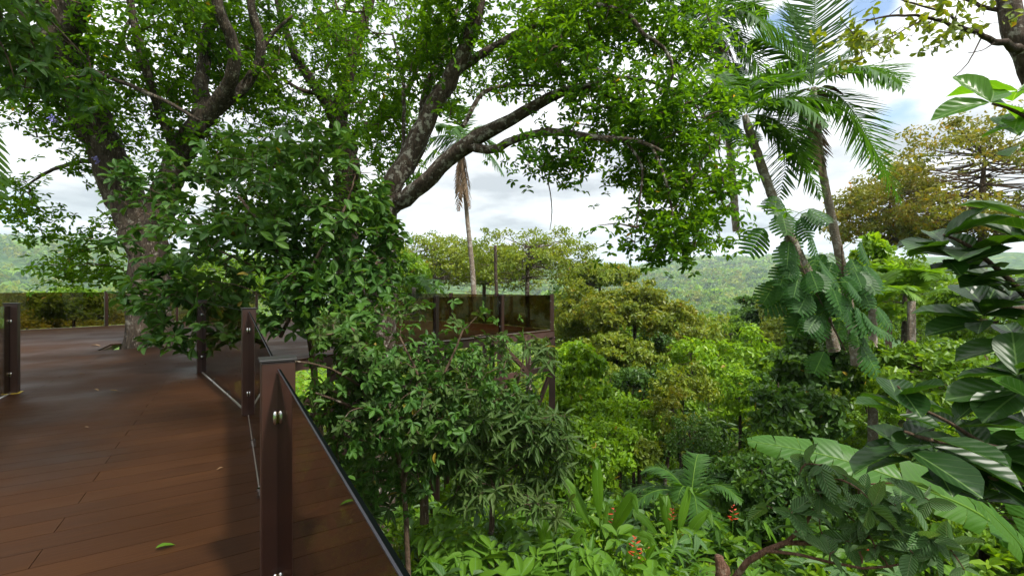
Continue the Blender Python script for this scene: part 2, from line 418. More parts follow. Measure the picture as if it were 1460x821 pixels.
def hit(px, py):
    """where the line of sight through a pixel meets the slope"""
    for Z in np.arange(2.5, 60, .02):
        q = P(px, py, Z)
        if q[2] < gz(q[0], q[1]): break
    return q

def gz(x, y): return float(ground_h(x, y))

# ------------------------------------------------------------------ palette
M = {}
M['deck'] = deck_mat()
M['steel'] = plain_mat('brown_painted_steel', (.034, .0135, .0095), .36, .0, .5, .12, 9)
M['cap'] = plain_mat('dark_cap_metal', (.025, .023, .024), .35, .3, .5, .1)
M['chrome'] = plain_mat('polished_clamp_metal', (.6, .6, .6), .12, 1.0, .5, .05)
M['edge'] = plain_mat('polished_glass_edge', (.0022, .0032, .0028), 0.6, .0, .0, .1)
M['edge_glint'] = plain_mat('painted_edge_glint', (.022, .022, .028), .4, 0, .3, .1)  # thin highlight along the glass edge, painted as a grey-blue colour
M['seam'] = plain_mat('aluminium_floor_strip', (.5, .47, .43), .3, .8, .5, .1)
M['glass'] = glass_mat('bronze_glass', (.52, .435, .32))
M['frame'] = plain_mat('brown_support_steel', (.058, .03, .024), .5, 0, .4, .25, 4)
M['ground'] = ground_mat()
M['barkL'] = bark_mat('bark_brown_flecked', (.016, .012, .009), (.085, .064, .045), (.20, .185, .15), .33, 3.0, .22, .5)
M['barkC'] = bark_mat('bark_grey_lichen', (.03, .02, .014), (.12, .088, .066), (.36, .34, .29), .42, 4.5)
M['barkD'] = bark_mat('bark_dark', (.025, .018, .012), (.08, .055, .04), (.16, .15, .12), .3, 3)
M['barkP'] = bark_mat('bark_palm_ringed', (.14, .11, .08), (.32, .26, .20), (.44, .41, .36), .45, 4, 2.5)
M['barkT'] = bark_mat('bark_twig', (.06, .04, .025), (.15, .10, .065), (.28, .24, .19), .3, 6)
M['barkR'] = bark_mat('bark_reddish', (.10, .05, .03), (.22, .12, .08), (.3, .22, .16), .3, 8)
g = leaf_mat
M['canopy'] = g('leaf_canopy', [(0.0231, 0.0735, 0.0054), (0.0420, 0.1155, 0.0072), (0.0683, 0.1628, 0.0090), (0.1050, 0.2100, 0.0126)], .55, .55, .25, (2.3, 1.9, .45))
M['canopyB'] = g('leaf_canopy_deep', [(.02, .06, .007), (.034, .095, .009), (.055, .135, .012), (.085, .175, .016)], .52, .55, .25, (2.2, 1.85, .45))
M['shrub'] = g('leaf_broad_shrub', [(.02, .065, .010), (.034, .095, .014), (.055, .13, .018), (.085, .17, .024)], .32, .42, .4, vein=(7, .55, .25, (.10, .17, .05)))
M['mango'] = g('leaf_long_shrub', [(0.0216, 0.0540, 0.0101), (0.0360, 0.0792, 0.0144), (0.0576, 0.1044, 0.0216), (0.0864, 0.1296, 0.0360)], .32, .5, .35, vein=(12, .4, .2, (.13, .17, .07)))
M['fig'] = g('leaf_fig', [(0.0076, 0.0270, 0.0056), (0.0119, 0.0388, 0.0067), (0.0184, 0.0540, 0.0079), (0.0270, 0.0702, 0.0101)], .30, .38, .5, (2.2, 2.1, .4), vein=(6, .8, .35, (.07, .13, .035)), clump=.3, cscale=2, odd=0)
M['figyoung'] = g('leaf_fig_young', [(.035, .11, .010), (.05, .14, .012), (.07, .17, .016)], .5, .32, .5, (2.0, 1.9, .4), vein=(6, .8, .5, (.14, .24, .07)), odd=0)  # young fig leaves: a fresher green pigment than the old ones
M['ribbed'] = g('leaf_ribbed', [(.05, .11, .03), (.07, .15, .045), (.11, .19, .065)], .28, .4, .6, vein=(9, .6, .6, (.14, .20, .09), .7), odd=0)
M['banana'] = g('leaf_banana', [(0.0382, 0.1105, 0.0144), (0.0510, 0.1318, 0.0160), (0.0638, 0.1487, 0.0192)], .42, .4, .4, (1.6, 1.6, .5), vein=(34, .12, .3, (.12, .26, .05)), clump=.2, odd=0)
M['heli'] = g('leaf_heliconia', [(.038, .10, .008), (.062, .145, .010), (.10, .20, .015)], .45, .4, .4, (1.8, 1.7, .4), vein=(22, .25, .3, (.13, .28, .05)), odd=0)
M['palm'] = g('leaf_palm', [(.022, .068, .010), (.036, .098, .014), (.055, .13, .02)], .36, .5, .35, (2.0, 1.9, .4), odd=0)
M['palmY'] = g('leaf_palm_yellow', [(.06, .14, .012), (.10, .20, .02), (.15, .26, .03)], .42, .4, .4, (1.8, 1.7, .4), odd=0)
M['dead'] = g('leaf_dead_frond', [(.09, .06, .035), (.16, .11, .07), (.22, .16, .11)], .2, .8, .2, (1.2, 1.1, .9))
M['brownfl'] = g('leaf_brown_fresh', [(.22, .07, .03), (.30, .12, .04), (.26, .05, .03)], .3, .5, .3, (1.3, 1.1, .8))
M['red'] = plain_mat('red_bract', (.36, .045, .015), .45, 0, .4, .3, 20)
M['purple'] = plain_mat('violet_petal', (.22, .2, .5), .5, 0, .3, .2, 20)
M['monst'] = g('leaf_split_climber', [(.014, .052, .010), (.024, .078, .014), (.036, .10, .016)], .34, .42, .3, (2.2, 2.0, .4), vein=(7, .5, .3, (.08, .17, .04)), odd=0)
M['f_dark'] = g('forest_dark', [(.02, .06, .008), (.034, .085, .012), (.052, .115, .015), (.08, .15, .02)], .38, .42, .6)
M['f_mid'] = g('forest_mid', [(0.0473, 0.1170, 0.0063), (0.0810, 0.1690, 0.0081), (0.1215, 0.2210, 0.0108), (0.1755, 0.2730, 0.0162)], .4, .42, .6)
M['f_bright'] = g('forest_bright', [(0.0700, 0.1690, 0.0060), (0.1120, 0.2275, 0.0080), (0.1610, 0.2860, 0.0100), (0.2240, 0.3380, 0.0160)], .42, .42, .6)
M['f_olive'] = g('forest_olive', [(0.0625, 0.1105, 0.0090), (0.1063, 0.1625, 0.0117), (0.1625, 0.2145, 0.0162), (0.2375, 0.2600, 0.0225)], .38, .42, .6, (1.8, 1.6, .5))
M['f_ochre'] = g('forest_ochre', [(0.0540, 0.0960, 0.0090), (0.0900, 0.1320, 0.0108), (0.1320, 0.1740, 0.0144), (0.1860, 0.2040, 0.0180), (0.2880, 0.2280, 0.0198)], .38, .42, .6, (1.7, 1.5, .5), clump=.6)
M['f_rust'] = g('forest_rust', [(0.0600, 0.0920, 0.0090), (0.0960, 0.1265, 0.0117), (0.1380, 0.1610, 0.0144), (0.1860, 0.1898, 0.0180), (0.2400, 0.1955, 0.0198), (0.3360, 0.1782, 0.0198)], .38, .42, .6, (1.7, 1.5, .5), clump=.6)
M['grass'] = g('leaf_grass', [(.06, .13, .01), (.10, .18, .014), (.15, .22, .02), (.19, .19, .05)], .4, .6, .25)
M['litter'] = g('leaf_litter', [(.07, .045, .025), (.13, .085, .045), (.20, .13, .06)], .1, .8, .2, (1, 1, 1))

# ------------------------------------------------------------------ terrain
def terrain():
    nr, na = 120, 240
    rr = np.concatenate([[.01], np.geomspace(1.2, 6000, nr)])
    aa = np.linspace(0, 2 * math.pi, na, endpoint=False)
    R, A = np.meshgrid(rr, aa, indexing='ij'); X, Y = R * np.sin(A), R * np.cos(A)
    Zv = ground_h(X, Y) + ground_noise(X, Y)
    V = np.stack([X, Y, Zv], -1).reshape(-1, 3)
    i = np.arange(nr)[:, None]; j = np.arange(na)[None]; j2 = (j + 1) % na
    Q = np.stack([i * na + j, (i + 1) * na + j, (i + 1) * na + j2, i * na + j2], -1)
    mb = MB(); mb.add(V, Q, None, 0, True)
    tag(mb.build('ground', M['ground']), kind='structure')
terrain()

# ------------------------------------------------------------------ deck
trunkL = G(214, 492)
def build_deck():
    corner = pL + (pL - pE) * 0
    leftback = pL + (pE - pB) * 1.25                      # left side runs parallel to the right one, behind the camera
    so0 = nrm(np.array([.85, .52, 0])) * .09
    poly = [pE + so0, pN + so0, pB + so0, pA + so0 * .5 + np.array([.06, -.06, 0]), fI, fH, fG, fF, bE, bD, bC, bB, bA, bZ, np.array([-11.5, 7.4, 0]), pL, leftback]
    bm = bmesh.new()
    fc = bm.faces.new([bm.verts.new(tuple(p)) for p in poly])
    bmesh.ops.recalc_face_normals(bm, faces=bm.faces[:])
    if fc.normal.z < 0: fc.normal_flip()
    # square opening the big trunk comes up through
    pitch = .2
    nv = Vector(tuple(nrm(np.array([-PLK[1], PLK[0], 0]))))
    ds = [Vector(tuple(p)).dot(nv) for p in poly]
    k = math.floor(min(ds) / pitch)
    while k * pitch < max(ds):
        bmesh.ops.bisect_plane(bm, geom=bm.verts[:] + bm.edges[:] + bm.faces[:], plane_co=nv * (k * pitch), plane_no=nv); k += 1
    u = Vector(tuple(PLK))
    bm.faces.ensure_lookup_table()
    rows = {}
    for f in bm.faces:
        rows.setdefault(math.floor(f.calc_center_median().dot(nv) / pitch), []).append(f)
    for kk, fs in rows.items():
        us = [v.co.dot(u) for f in fs for v in f.verts]
        off = -.864 + (1.45 if kk % 2 else 0) + random.uniform(-.012, .012)
        geom = list({e for f in fs for e in f.edges} | {v for f in fs for v in f.verts} | set(fs))
        c = off + math.floor((min(us) - off) / 2.9) * 2.9
        while c < max(us):
            if c > min(us) + .1:
                fs2 = [f for f in bm.faces if f.is_valid and math.floor(f.calc_center_median().dot(nv) / pitch) == kk] if False else None
                res = bmesh.ops.bisect_plane(bm, geom=[q for q in geom if q.is_valid], plane_co=u * c, plane_no=u)
                geom = list({q for q in geom if q.is_valid} | set(res['geom']))
                extra = set()
                for q in geom:
                    if isinstance(q, bmesh.types.BMFace): extra |= set(q.edges) | set(q.verts)
                geom = list(set(geom) | extra)
            c += 2.9
    hole = Vector(tuple(trunkL))
    kill = []
    for f in bm.faces[:]:
        pass
    bmesh.ops.split_edges(bm, edges=bm.edges[:])
    for f in bm.faces[:]:
        if f.normal.z < 0: f.normal_flip()
    bmesh.ops.inset_individual(bm, faces=bm.faces[:], thickness=.0022, use_even_offset=True)
    small = [f for f in bm.faces if len(f.verts) == 4 and f.calc_area() < .0009 + 0 * len(kill)]
    # drop the ring faces left by the inset, keep the plank tops
    tops = [f for f in bm.faces if f.calc_area() > .02]
    drop = [f for f in bm.faces if f.calc_area() <= .02]
    bmesh.ops.delete(bm, geom=drop, context='FACES')
    ex = bmesh.ops.extrude_face_region(bm, geom=bm.faces[:], use_keep_orig=True)
    vs = [q for q in ex['geom'] if isinstance(q, bmesh.types.BMVert)]
    bmesh.ops.translate(bm, verts=vs, vec=(0, 0, -.028))
    bmesh.ops.recalc_face_normals(bm, faces=bm.faces[:])
    me = bpy.data.meshes.new('deck'); bm.to_mesh(me); bm.free(); me.materials.append(M['deck'])
    o = bpy.data.objects.new('deck', me); COL.objects.link(o)
    # square opening the big trunk comes up through
    cb = bmesh.new(); bmesh.ops.create_cube(cb, size=1)
    bmesh.ops.transform(cb, matrix=Matrix.Translation(Vector(tuple(trunkL + np.array([-.1, .05, 0])))) @ Matrix.Rotation(math.atan2(PLK[1], PLK[0]), 4, 'Z') @ Matrix.Diagonal((1.62, 1.42, .4, 1)), verts=cb.verts)
    cm = bpy.data.meshes.new('cutter'); cb.to_mesh(cm); cb.free(); cut = bpy.data.objects.new('cutter', cm); COL.objects.link(cut)
    md = o.modifiers.new('opening', 'BOOLEAN'); md.operation = 'DIFFERENCE'; md.object = cut; md.solver = 'EXACT'
    dg = bpy.context.evaluated_depsgraph_get(); me2 = bpy.data.meshes.new_from_object(o.evaluated_get(dg)); o.modifiers.clear(); o.data = me2; me2.name = 'deck'
    bpy.data.objects.remove(cut)
    tag(o, kind='structure')
    return poly
poly = build_deck()

def substructure():
    """joists right under the boards: one dark layer with the outline of the deck"""
    t = thing('deck_frame', 'brown steel frame of columns, beams and diagonal braces carrying the raised wooden deck', 'frame', (-1.9, 11.7, 0))
    org = np.array(t.location)
    pts = [np.array(p) for p in poly]
    c = sum(pts) / len(pts)
    mb = MB()
    up = np.array([0, 0, 1.])
    for i in range(len(pts)):                                # edge beams
        a, b = pts[i], pts[(i + 1) % len(pts)]
        d = nrm(b - a); inn = np.array([d[1], -d[0], 0]);
        if np.dot(inn, c - a) < 0: inn = -inn
        mb = MB(); beam(mb, a + inn * .05 - up * .135, b + inn * .05 - up * .135, .075, .19)
        bevel(mb.build('beam', M['frame'], t, org), .004)
    # joists across
    mb = MB()
    nv = np.array([-PLK[1], PLK[0], 0])
    for q in np.arange(-14, 14, .6):
        lo = []
        o0 = PLK * q
        ts = []
        for i in range(len(pts)):
            a, b = pts[i], pts[(i + 1) % len(pts)]
            da, db = np.dot(a, PLK) - q, np.dot(b, PLK) - q
            if da * db < 0: ts.append(np.dot(a + (b - a) * da / (da - db), nv))
        ts.sort()
        for s0, s1 in zip(ts[::2], ts[1::2]):
            if s1 - s0 > .3:
                mb = MB(); beam(mb, PLK * q + nv * (s0 + .1) - up * .1, PLK * q + nv * (s1 - .1) - up * .1, .06, .12); mb.build('joist', M['frame'], t, org)
    def column(p, w=.2):
        mb = MB(); b = gz(p[0], p[1]) - .6
        beam(mb, (p[0], p[1], b), (p[0], p[1], -.235), w, w)
        bevel(mb.build('column', M['frame'], t, org), .005)
    inn = nrm(np.array([-1., .97, 0])) * .12
    front = [fF, fG, fH, fI, pA]
    fr = [p + inn for p in front]
    for p in fr: column(p)
    for p in (pB, pN): column(p + np.array([-.15, -.1, 0]))
    for p in (bE, bD, bC, bB): column(p + nrm(np.array([-9, 13, 0]) - p) * .25)
    for i in range(4):
        a, b = fr[i], fr[i + 1]
        zl = -1.25
        mid = (a + b) / 2
        for (s, e) in (((a, -.3), (mid, zl)), ((b, -.3), (mid, zl)), ((a, zl - .1), (mid, zl - 1.9)), ((b, zl - .1), (mid, zl - 1.9))):
            mb = MB(); s_, e_ = s[0] * .96 + e[0] * .04, e[0]
            beam(mb, (s_[0], s_[1], s[1]), (e_[0], e_[1], e[1]), .1, .12); bevel(mb.build('brace', M['frame'], t, org), .004)
        for z in (zl, zl - 2.0):
            mb = MB(); d = nrm(b - a); beam(mb, a + d * .1 + up * z, b - d * .1 + up * z, .11, .16); bevel(mb.build('beam', M['frame'], t, org), .004)
        mb = MB(); beam(mb, (mid[0], mid[1], zl + .08), (mid[0], mid[1], -.235), .12, .12); mb.build('post', M['frame'], t, org)
    a, b = pA, pB
    for (p, q) in ((pA, pB), (pB, pN)):
        for z in (-1.3,):
            mb = MB(); off = np.array([-.15, -.1, 0]); d = nrm(q - p); beam(mb, p + off + d * .12 + up * z, q + off - d * .12 + up * z, .11, .16); bevel(mb.build('beam', M['frame'], t, org), .004)
        mb = MB(); off = np.array([-.15, -.1, 0]); beam(mb, p + off + d * .1 + up * -.3, (p + q) / 2 + off + up * -1.25, .1, .12); mb.build('brace', M['frame'], t, org)
        mb = MB(); beam(mb, q + off - d * .1 + up * -.3, (p + q) / 2 + off + up * -1.25, .1, .12); mb.build('brace', M['frame'], t, org)
substructure()

# ------------------------------------------------------------------ railings
def railing(label, pts, h=1.19, hs=None, skip_first=False, extra_end=True, ends=(True, True), w=W_POST, mids=()):
    t = thing('glass_railing', label, 'railing', pts[0])
    org = np.array(t.location); up = np.array([0, 0, 1.])
    n = len(pts); hs = hs or [h] * n
    for i, p in enumerate(pts):
        if (i == 0 and not ends[0]) or (i == n - 1 and not ends[1]): continue
        d = nrm((pts[i + 1] if i < n - 1 else p) - (pts[i - 1] if i > 0 else p)); s = np.array([-d[1], d[0], 0])
        mb = MB(); box(mb, p + up * (hs[i] / 2), d, s, up, w * .42, w / 2, hs[i] / 2)
        po = bevel(mb.build('post', M['steel'], t, org), .006, 2)
        mb = MB(); box(mb, p + up * (hs[i] + .006), d, s, up, w * .42 + .007, w / 2 + .007, .0055)
        bevel(mb.build('cap', M['cap'], po, org), .002)
        for zc in (hs[i] - .235, hs[i] - .93):
            if zc < .1: zc = .2
            for sd in (-1, 1):
                if (i == 0 and sd < 0) or (i == n - 1 and sd > 0): continue
                e = nrm(pts[i + sd] - p); se = np.array([-e[1], e[0], 0]); mb = MB()
                for q in (-1, 1):
                    c = p + e * (w * .42 + .02) + se * q * .0145 + up * zc
                    tube(mb, np.array([c + up * k for k in (-.029, -.026, -.016, 0, .016, .026, .029)]), np.array([.002, .007, .010, .0105, .010, .007, .002]), 10)
                    box(mb, c - e * .014, e, se, up, .008, .006, .014)
                mb.build('clamp', M['chrome'], po, org)
    for i in range(n - 1):
        a, b = pts[i], pts[i + 1]; d = nrm(b - a); L = np.linalg.norm(b - a)
        a0 = a + d * (w * .42 + .012); b0 = b - d * (w * .42 + .012)
        s = np.array([-d[1], d[0], 0]) * .006
        za, zb = hs[i] - .03, hs[i + 1] - .03
        c = [a0 + up * .035, b0 + up * .035, b0 + up * zb, a0 + up * za]
        V = [q - s for q in c] + [q + s for q in c]
        mb = MB(); mb.add(V, [(0, 1, 2, 3), (5, 4, 7, 6)], None, 0)
        mb.add(V, [(3, 2, 6, 7), (0, 4, 5, 1), (0, 3, 7, 4), (1, 5, 6, 2)], None, 1)
        beam(mb, c[3] + s * .7, c[2] + s * .7, .004, .0024, 2)  # added bar whose colour imitates the glint a bevelled edge would catch
        mb.build('glass_panel', [M['glass'], M['edge'], M['edge_glint']], t, org)
        mb = MB(); beam(mb, a0 + up * .006, b0 + up * .006, .02, .010); mb.build('floor_strip', M['seam'], t, org)
        for q in (.33, .66):
            mb = MB(); cc = a0 + (b0 - a0) * q; ss = nrm(s)
            for k in (-1, 1): box(mb, cc + ss * k * .017 + up * .04, d, ss, up, .016, .0085, .029)
            mb.build('floor_clamp', M['chrome'], t, org)
    return t
so = nrm(np.array([.85, .52, 0]))
ins = -so * .06
railing('bronze glass railing along the right side of the walkway, nearest to the viewer', [pE, pN, pB, pA], hs=[1.08, 1.08, 1.17, 1.19], w=.133)
inn = nrm(np.array([-1., .97, 0])) * .09
inl = nrm(np.array([-.8, -.6, 0])) * .07
railing('bronze glass railing on the front and right edges of the raised platform above the shrubs', [fI + inn, fH + inn, fG + inn, fF + inn + inl * .6, bE + np.array([-.05, -.12, 0]), bD + np.array([-.02, -.1, 0]), (bD + bC) / 2 + np.array([0, -.1, 0]), bC + np.array([0, -.12, 0])], hs=[1.19] * 8, w=.13)
railing('bronze glass railing along the far left edge of the platform in front of the hills', [bZ + np.array([.1, -.02, 0]), bA + np.array([.1, 0, 0]), bB + np.array([.08, -.08, 0]), (bB + bC) / 2 + np.array([0, -.1, 0])], hs=[1.27] * 4, w=.11)
dl = nrm(pE - pN)
railing('bronze glass railing entering at the left edge of the picture with a yellow post foot', [pL + dl * 4.4 - PLK * .0, pL + dl * 2.2, pL], h=1.19, w=.135)
mbf = MB(); box(mbf, pL + np.array([0, 0, .004]), dl, np.array([-dl[1], dl[0], 0]), (0, 0, 1), .078, .09, .004)
tf = mbf.build('foot_plate', plain_mat('yellow_tape', (.5, .36, .04), .6), None)
tf.parent = [o for o in COL.objects if o.name.startswith('glass_railing')][-1]
tf.matrix_parent_inverse = Matrix.Translation(-Vector(tf.parent.location))

# ------------------------------------------------------------------ the three big trees
def big_tree(name, label, base, limbs, blobs, bark, leafm, off, leaf, thr=.0, per=5, nleaf=6, spray=.33, mark=None, r0=.013, spread=(60, 105), dens=1.12):
    t = thing(name, label, 'tree', base); org = np.array(t.location)
    sk = []
    for i, lb in enumerate(limbs):
        mb = MB(); S = limb(mb, lb, .22 if i < 3 else .18, 12 if lb[0][3] > .15 else 8, .08 if lb[0][3] > .1 else .04, .10)
        sk.append(S[:, :3] if i else S[S[:, 2] > 1.2][:, :3])
        mb.build('trunk' if i == 0 else 'limb', M[bark], t, org)
    sk = np.vstack(sk)
    tips = blob_points(blobs, dens, .6, thr, off)
    lf = MB(); A = twigs(lf, sk, tips, r0, .004, mat=1)
    for k in range(per):
        C = tips + (rng.normal(0, spray, tips.shape) * np.array([1, 1, .55]) if k else 0)
        ax = A * .5 + np.array([0, 0, .75]) + rng.normal(0, .35, tips.shape)
        rosettes(lf, C, ax, nleaf, leaf, .42, spread, .25, T_OBOV, 0, .06)
    lf.build('crown', [M[leafm], M['barkT']], t, org)
    return t

ZL = 11.4
L_limbs = [
    [(214, 640, ZL, .55), (214, 500, ZL, .50), (213, 440, ZL, .43), (213, 390, ZL, .43), (204, 335, ZL, .44), (178, 285, ZL, .41), (155, 230, ZL - .2, .38), (133, 175, ZL - .4, .37), (112, 120, ZL - .6, .36), (92, 60, ZL - .8, .36), (72, 5, ZL - 1, .33), (45, -90, ZL - 1.2, .28)],
    [(216, 345, ZL, .3), (240, 270, ZL + .1, .30), (262, 210, ZL + .2, .28), (290, 168, ZL + .2, .25), (288, 120, ZL + .4, .17), (292, 65, ZL + .6, .15), (303, 10, ZL + .8, .14), (315, -70, ZL + 1, .12)],
    [(286, 175, ZL + .2, .22), (318, 138, ZL, .17), (332, 100, ZL - .2, .15), (332, 65, ZL - .3, .14), (318, 28, ZL - .5, .13), (300, -30, ZL - .7, .1)],
    [(300, 160, ZL + .2, .17), (345, 128, ZL + .3, .13), (370, 88, ZL + .3, .12), (370, 55, ZL + .2, .11), (359, 15, ZL, .1), (360, -50, ZL, .08)],
    [(368, 75, ZL + .3, .08), (392, 45, ZL + .4, .05), (420, 20, ZL + .4, .03)],
    [(245, 205, ZL + .2, .13), (228, 160, ZL, .11), (212, 110, ZL - .3, .10), (196, 55, ZL - .6, .09), (184, -5, ZL - .8, .08), (175, -60, ZL - 1, .06)],
    [(92, 60, ZL - .8, .22), (112, 25, ZL - 1.2, .17), (128, -20, ZL - 1.4, .14)],
    [(205, 100, ZL - .3, .05), (175, 60, ZL, .05), (190, 20, ZL + .4, .04)],
    [(160, 240, ZL - .2, .10), (120, 230, ZL + .8, .06), (70, 245, ZL + 1.5, .04), (30, 270, ZL + 2, .02)],
    [(300, 60, ZL + .6, .06), (260, 30, ZL + 1.5, .04), (230, -10, ZL + 2, .03)],
    [(130, 100, ZL - 1.4, .045), (170, 116, ZL - 1.4, .045), (212, 134, ZL - 1.4, .045), (250, 152, ZL - 1.4, .04), (283, 172, ZL - 1.4, .035)],
]
L_blobs = [(60, 50, 120, 90, 11, 3, 170), (190, 50, 130, 100, 11.5, 3, 190), (310, 60, 120, 110, 12, 3, 190), (150, 170, 100, 60, 11.5, 2.6, 90), (300, 190, 90, 55, 12.6, 2, 85),
           (60, 130, 90, 50, 11.5, 2.5, 70), (95, 245, 75, 45, 12.5, 2, 60), (115, 315, 55, 45, 12.5, 1.6, 50), (60, 295, 45, 25, 12.5, 1.5, 12), (130, 385, 60, 26, 12.5, 1.3, 36), (40, 210, 40, 25, 12, 1.5, 10),
           (100, -120, 220, 80, 10.5, 4, 110), (340, -130, 180, 80, 11, 4, 90), (360, 240, 60, 40, 12.5, 1.5, 30)]
big_tree('broadleaf_tree', 'thick brown trunked tree growing up through the deck and forking low', trunkL, L_limbs, L_blobs, 'barkL', 'canopy', 1.3, .155)

ZC = 9.5
C_limbs = [
    [(540, 800, ZC, 0.299), (545, 520, ZC, 0.264), (546, 400, ZC, 0.238), (547, 310, ZC, 0.229), (556, 278, ZC, 0.220), (585, 222, ZC - .1, 0.202), (613, 160, ZC - .2, 0.176), (648, 103, ZC - .3, 0.158), (671, 48, ZC - .4, 0.141), (682, 0, ZC - .5, 0.132), (692, -70, ZC - .6, 0.114)],
    [(556, 296, ZC, 0.176), (578, 282, ZC - .1, 0.176), (616, 250, ZC - .3, 0.158), (665, 206, ZC - .6, 0.145), (714, 179, ZC - .9, 0.123), (760, 152, ZC - 1.1, 0.101), (805, 130, ZC - 1.3, 0.079), (848, 126, ZC - 1.4, 0.062), (893, 150, ZC - 1.5, 0.048), (924, 176, ZC - 1.5, 0.040), (932, 210, ZC - 1.5, 0.026)],
    [(664, 206, ZC - .6, 0.088), (695, 214, ZC - .8, 0.084), (740, 198, ZC - 1.1, 0.075), (782, 188, ZC - 1.4, 0.066), (850, 196, ZC - 1.8, 0.053), (908, 201, ZC - 2, 0.040), (945, 216, ZC - 2.1, 0.022)],
    [(648, 105, ZC - .3, 0.106), (682, 81, ZC - .1, 0.088), (730, 53, ZC, 0.075), (775, 31, ZC + .1, 0.062), (815, 10, ZC + .1, 0.044), (850, -10, ZC, 0.035)],
    [(598, 190, ZC, 0.106), (607, 130, ZC + .4, 0.088), (630, 80, ZC + .6, 0.075), (648, 30, ZC + .8, 0.062), (660, -30, ZC + 1, 0.044)],
    [(660, 180, ZC - .4, 0.044), (690, 132, ZC, 0.044), (735, 122, ZC + .3, 0.035), (790, 125, ZC + .5, 0.026)],
    [(692, -60, ZC - .6, 0.106), (600, -260, 7.2, 0.088), (430, -520, 5.2, 0.066), (330, -900, 3.4, 0.044), (300, -1700, 1.8, 0.026)],
    [(890, 199, ZC - 1.9, 0.026), (915, 238, ZC - 1.9, 0.022), (910, 300, ZC - 1.9, 0.014), (905, 345, ZC - 1.9, 0.007)],
    [(930, 210, ZC - 2, 0.026), (950, 260, ZC - 2, 0.026), (958, 300, ZC - 2, 0.018), (962, 350, ZC - 2, 0.009)],
    [(750, 196, ZC - 1.2, 0.016), (765, 222, ZC - 1.2, 0.014), (781, 258, ZC - 1.2, 0.011), (787, 300, ZC - 1.2, 0.009), (784, 328, ZC - 1.2, 0.005)],
    [(850, 7, ZC - 1.5, 0.044), (895, 20, ZC - 1.7, 0.040), (917, 48, ZC - 1.8, 0.035), (946, 68, ZC - 1.8, 0.031), (961, 102, ZC - 1.8, 0.025), (948, 130, ZC - 1.8, 0.013)],
    [(572, 250, ZC + .2, 0.044), (576, 180, ZC + .5, 0.044), (574, 110, ZC + .8, 0.040), (560, 50, ZC + 1.2, 0.026)],
    [(820, 128, ZC - 1.3, 0.044), (880, 110, ZC - 1, 0.035), (950, 125, ZC - .8, 0.026), (1010, 170, ZC - .8, 0.018), (1030, 240, ZC - .9, 0.011)],
]
C_blobs = [(570, 50, 120, 90, 9.8, 2.4, 130), (700, 45, 130, 80, 9.2, 2.4, 150), (820, 55, 120, 90, 9, 2.4, 150), (760, 125, 110, 35, 8.8, 1.8, 70), (920, 60, 90, 80, 8.8, 2, 110),
           (880, 150, 90, 50, 8.3, 1.6, 90), (935, 215, 80, 55, 8, 1.4, 90), (870, 250, 50, 55, 8, 1.2, 50), (985, 290, 65, 60, 8.2, 1.3, 75), (950, 345, 60, 40, 8, 1, 40), (1025, 310, 35, 70, 8.4, 1.2, 42),
           (985, 130, 55, 90, 8.6, 1.6, 80), (785, 225, 50, 22, 8.2, .8, 22), (660, 120, 60, 40, 9.6, 1.6, 30), (530, 190, 60, 60, 10.6, 1.4, 60), (620, 30, 60, 60, 10, 1.5, 60), (740, 20, 60, 50, 9.5, 1.5, 60), (480, 60, 60, 70, 11, 1.5, 50),
           (600, -120, 220, 90, 9, 3, 100), (850, -130, 220, 90, 8.5, 3, 90), (840, 310, 30, 30, 7.9, .8, 10), (815, 232, 40, 22, 8.2, .7, 16), (700, 165, 70, 20, 9, .9, 22),
           (380, -560, 420, 130, 5, 1.6, 150), (150, -1000, 700, 250, 3.2, 2, 170), (100, -1700, 1300, 300, 1.8, 2.2, 150)]
big_tree('broadleaf_tree', 'pale lichen barked tree with long arching limbs reaching right over the shrubs', P(545, 760, ZC), C_limbs, C_blobs, 'barkC', 'canopy', 5.7, .13, dens=1.0)

ZB = 14.5
B_limbs = [
    [(500, 900, ZB, .42), (497, 420, ZB, .38), (494, 250, ZB, .36), (486, 190, ZB, .33), (478, 160, ZB, .27), (455, 130, ZB + .2, .17), (430, 95, ZB + .4, .14), (405, 40, ZB + .6, .11), (390, -30, ZB + .6, .08)],
    [(482, 175, ZB, .25), (492, 120, ZB - .2, .2), (510, 60, ZB - .4, .17), (530, -10, ZB - .6, .13), (540, -70, ZB - .6, .1)],
    [(488, 205, ZB, .16), (515, 186, ZB - .3, .13), (560, 155, ZB - .6, .11), (590, 110, ZB - .8, .08), (600, 60, ZB - .9, .05)],
    [(486, 215, ZB, .12), (440, 207, ZB - .4, .1), (405, 225, ZB - .8, .08), (378, 250, ZB - 1, .06), (360, 280, ZB - 1.2, .03)],
    [(460, 135, ZB + .1, .08), (428, 128, ZB - .5, .06), (400, 110, ZB - .8, .04)],
]
B_blobs = [(420, 60, 100, 100, 14.5, 2.5, 130), (520, 90, 90, 110, 14.5, 2.5, 110), (400, 195, 70, 45, 14, 2, 45), (450, 280, 70, 40, 14, 1.6, 50), (350, 130, 60, 70, 15, 2, 50), (370, 300, 70, 45, 14, 1.6, 40), (470, -120, 160, 90, 14, 3, 60), (560, 220, 50, 50, 14, 1.6, 34)]
big_tree('broadleaf_tree', 'dark trunked tree standing behind the shrubs between the two larger trees', P(497, 760, ZB), B_limbs, B_blobs, 'barkD', 'canopyB', 9.1, .17)

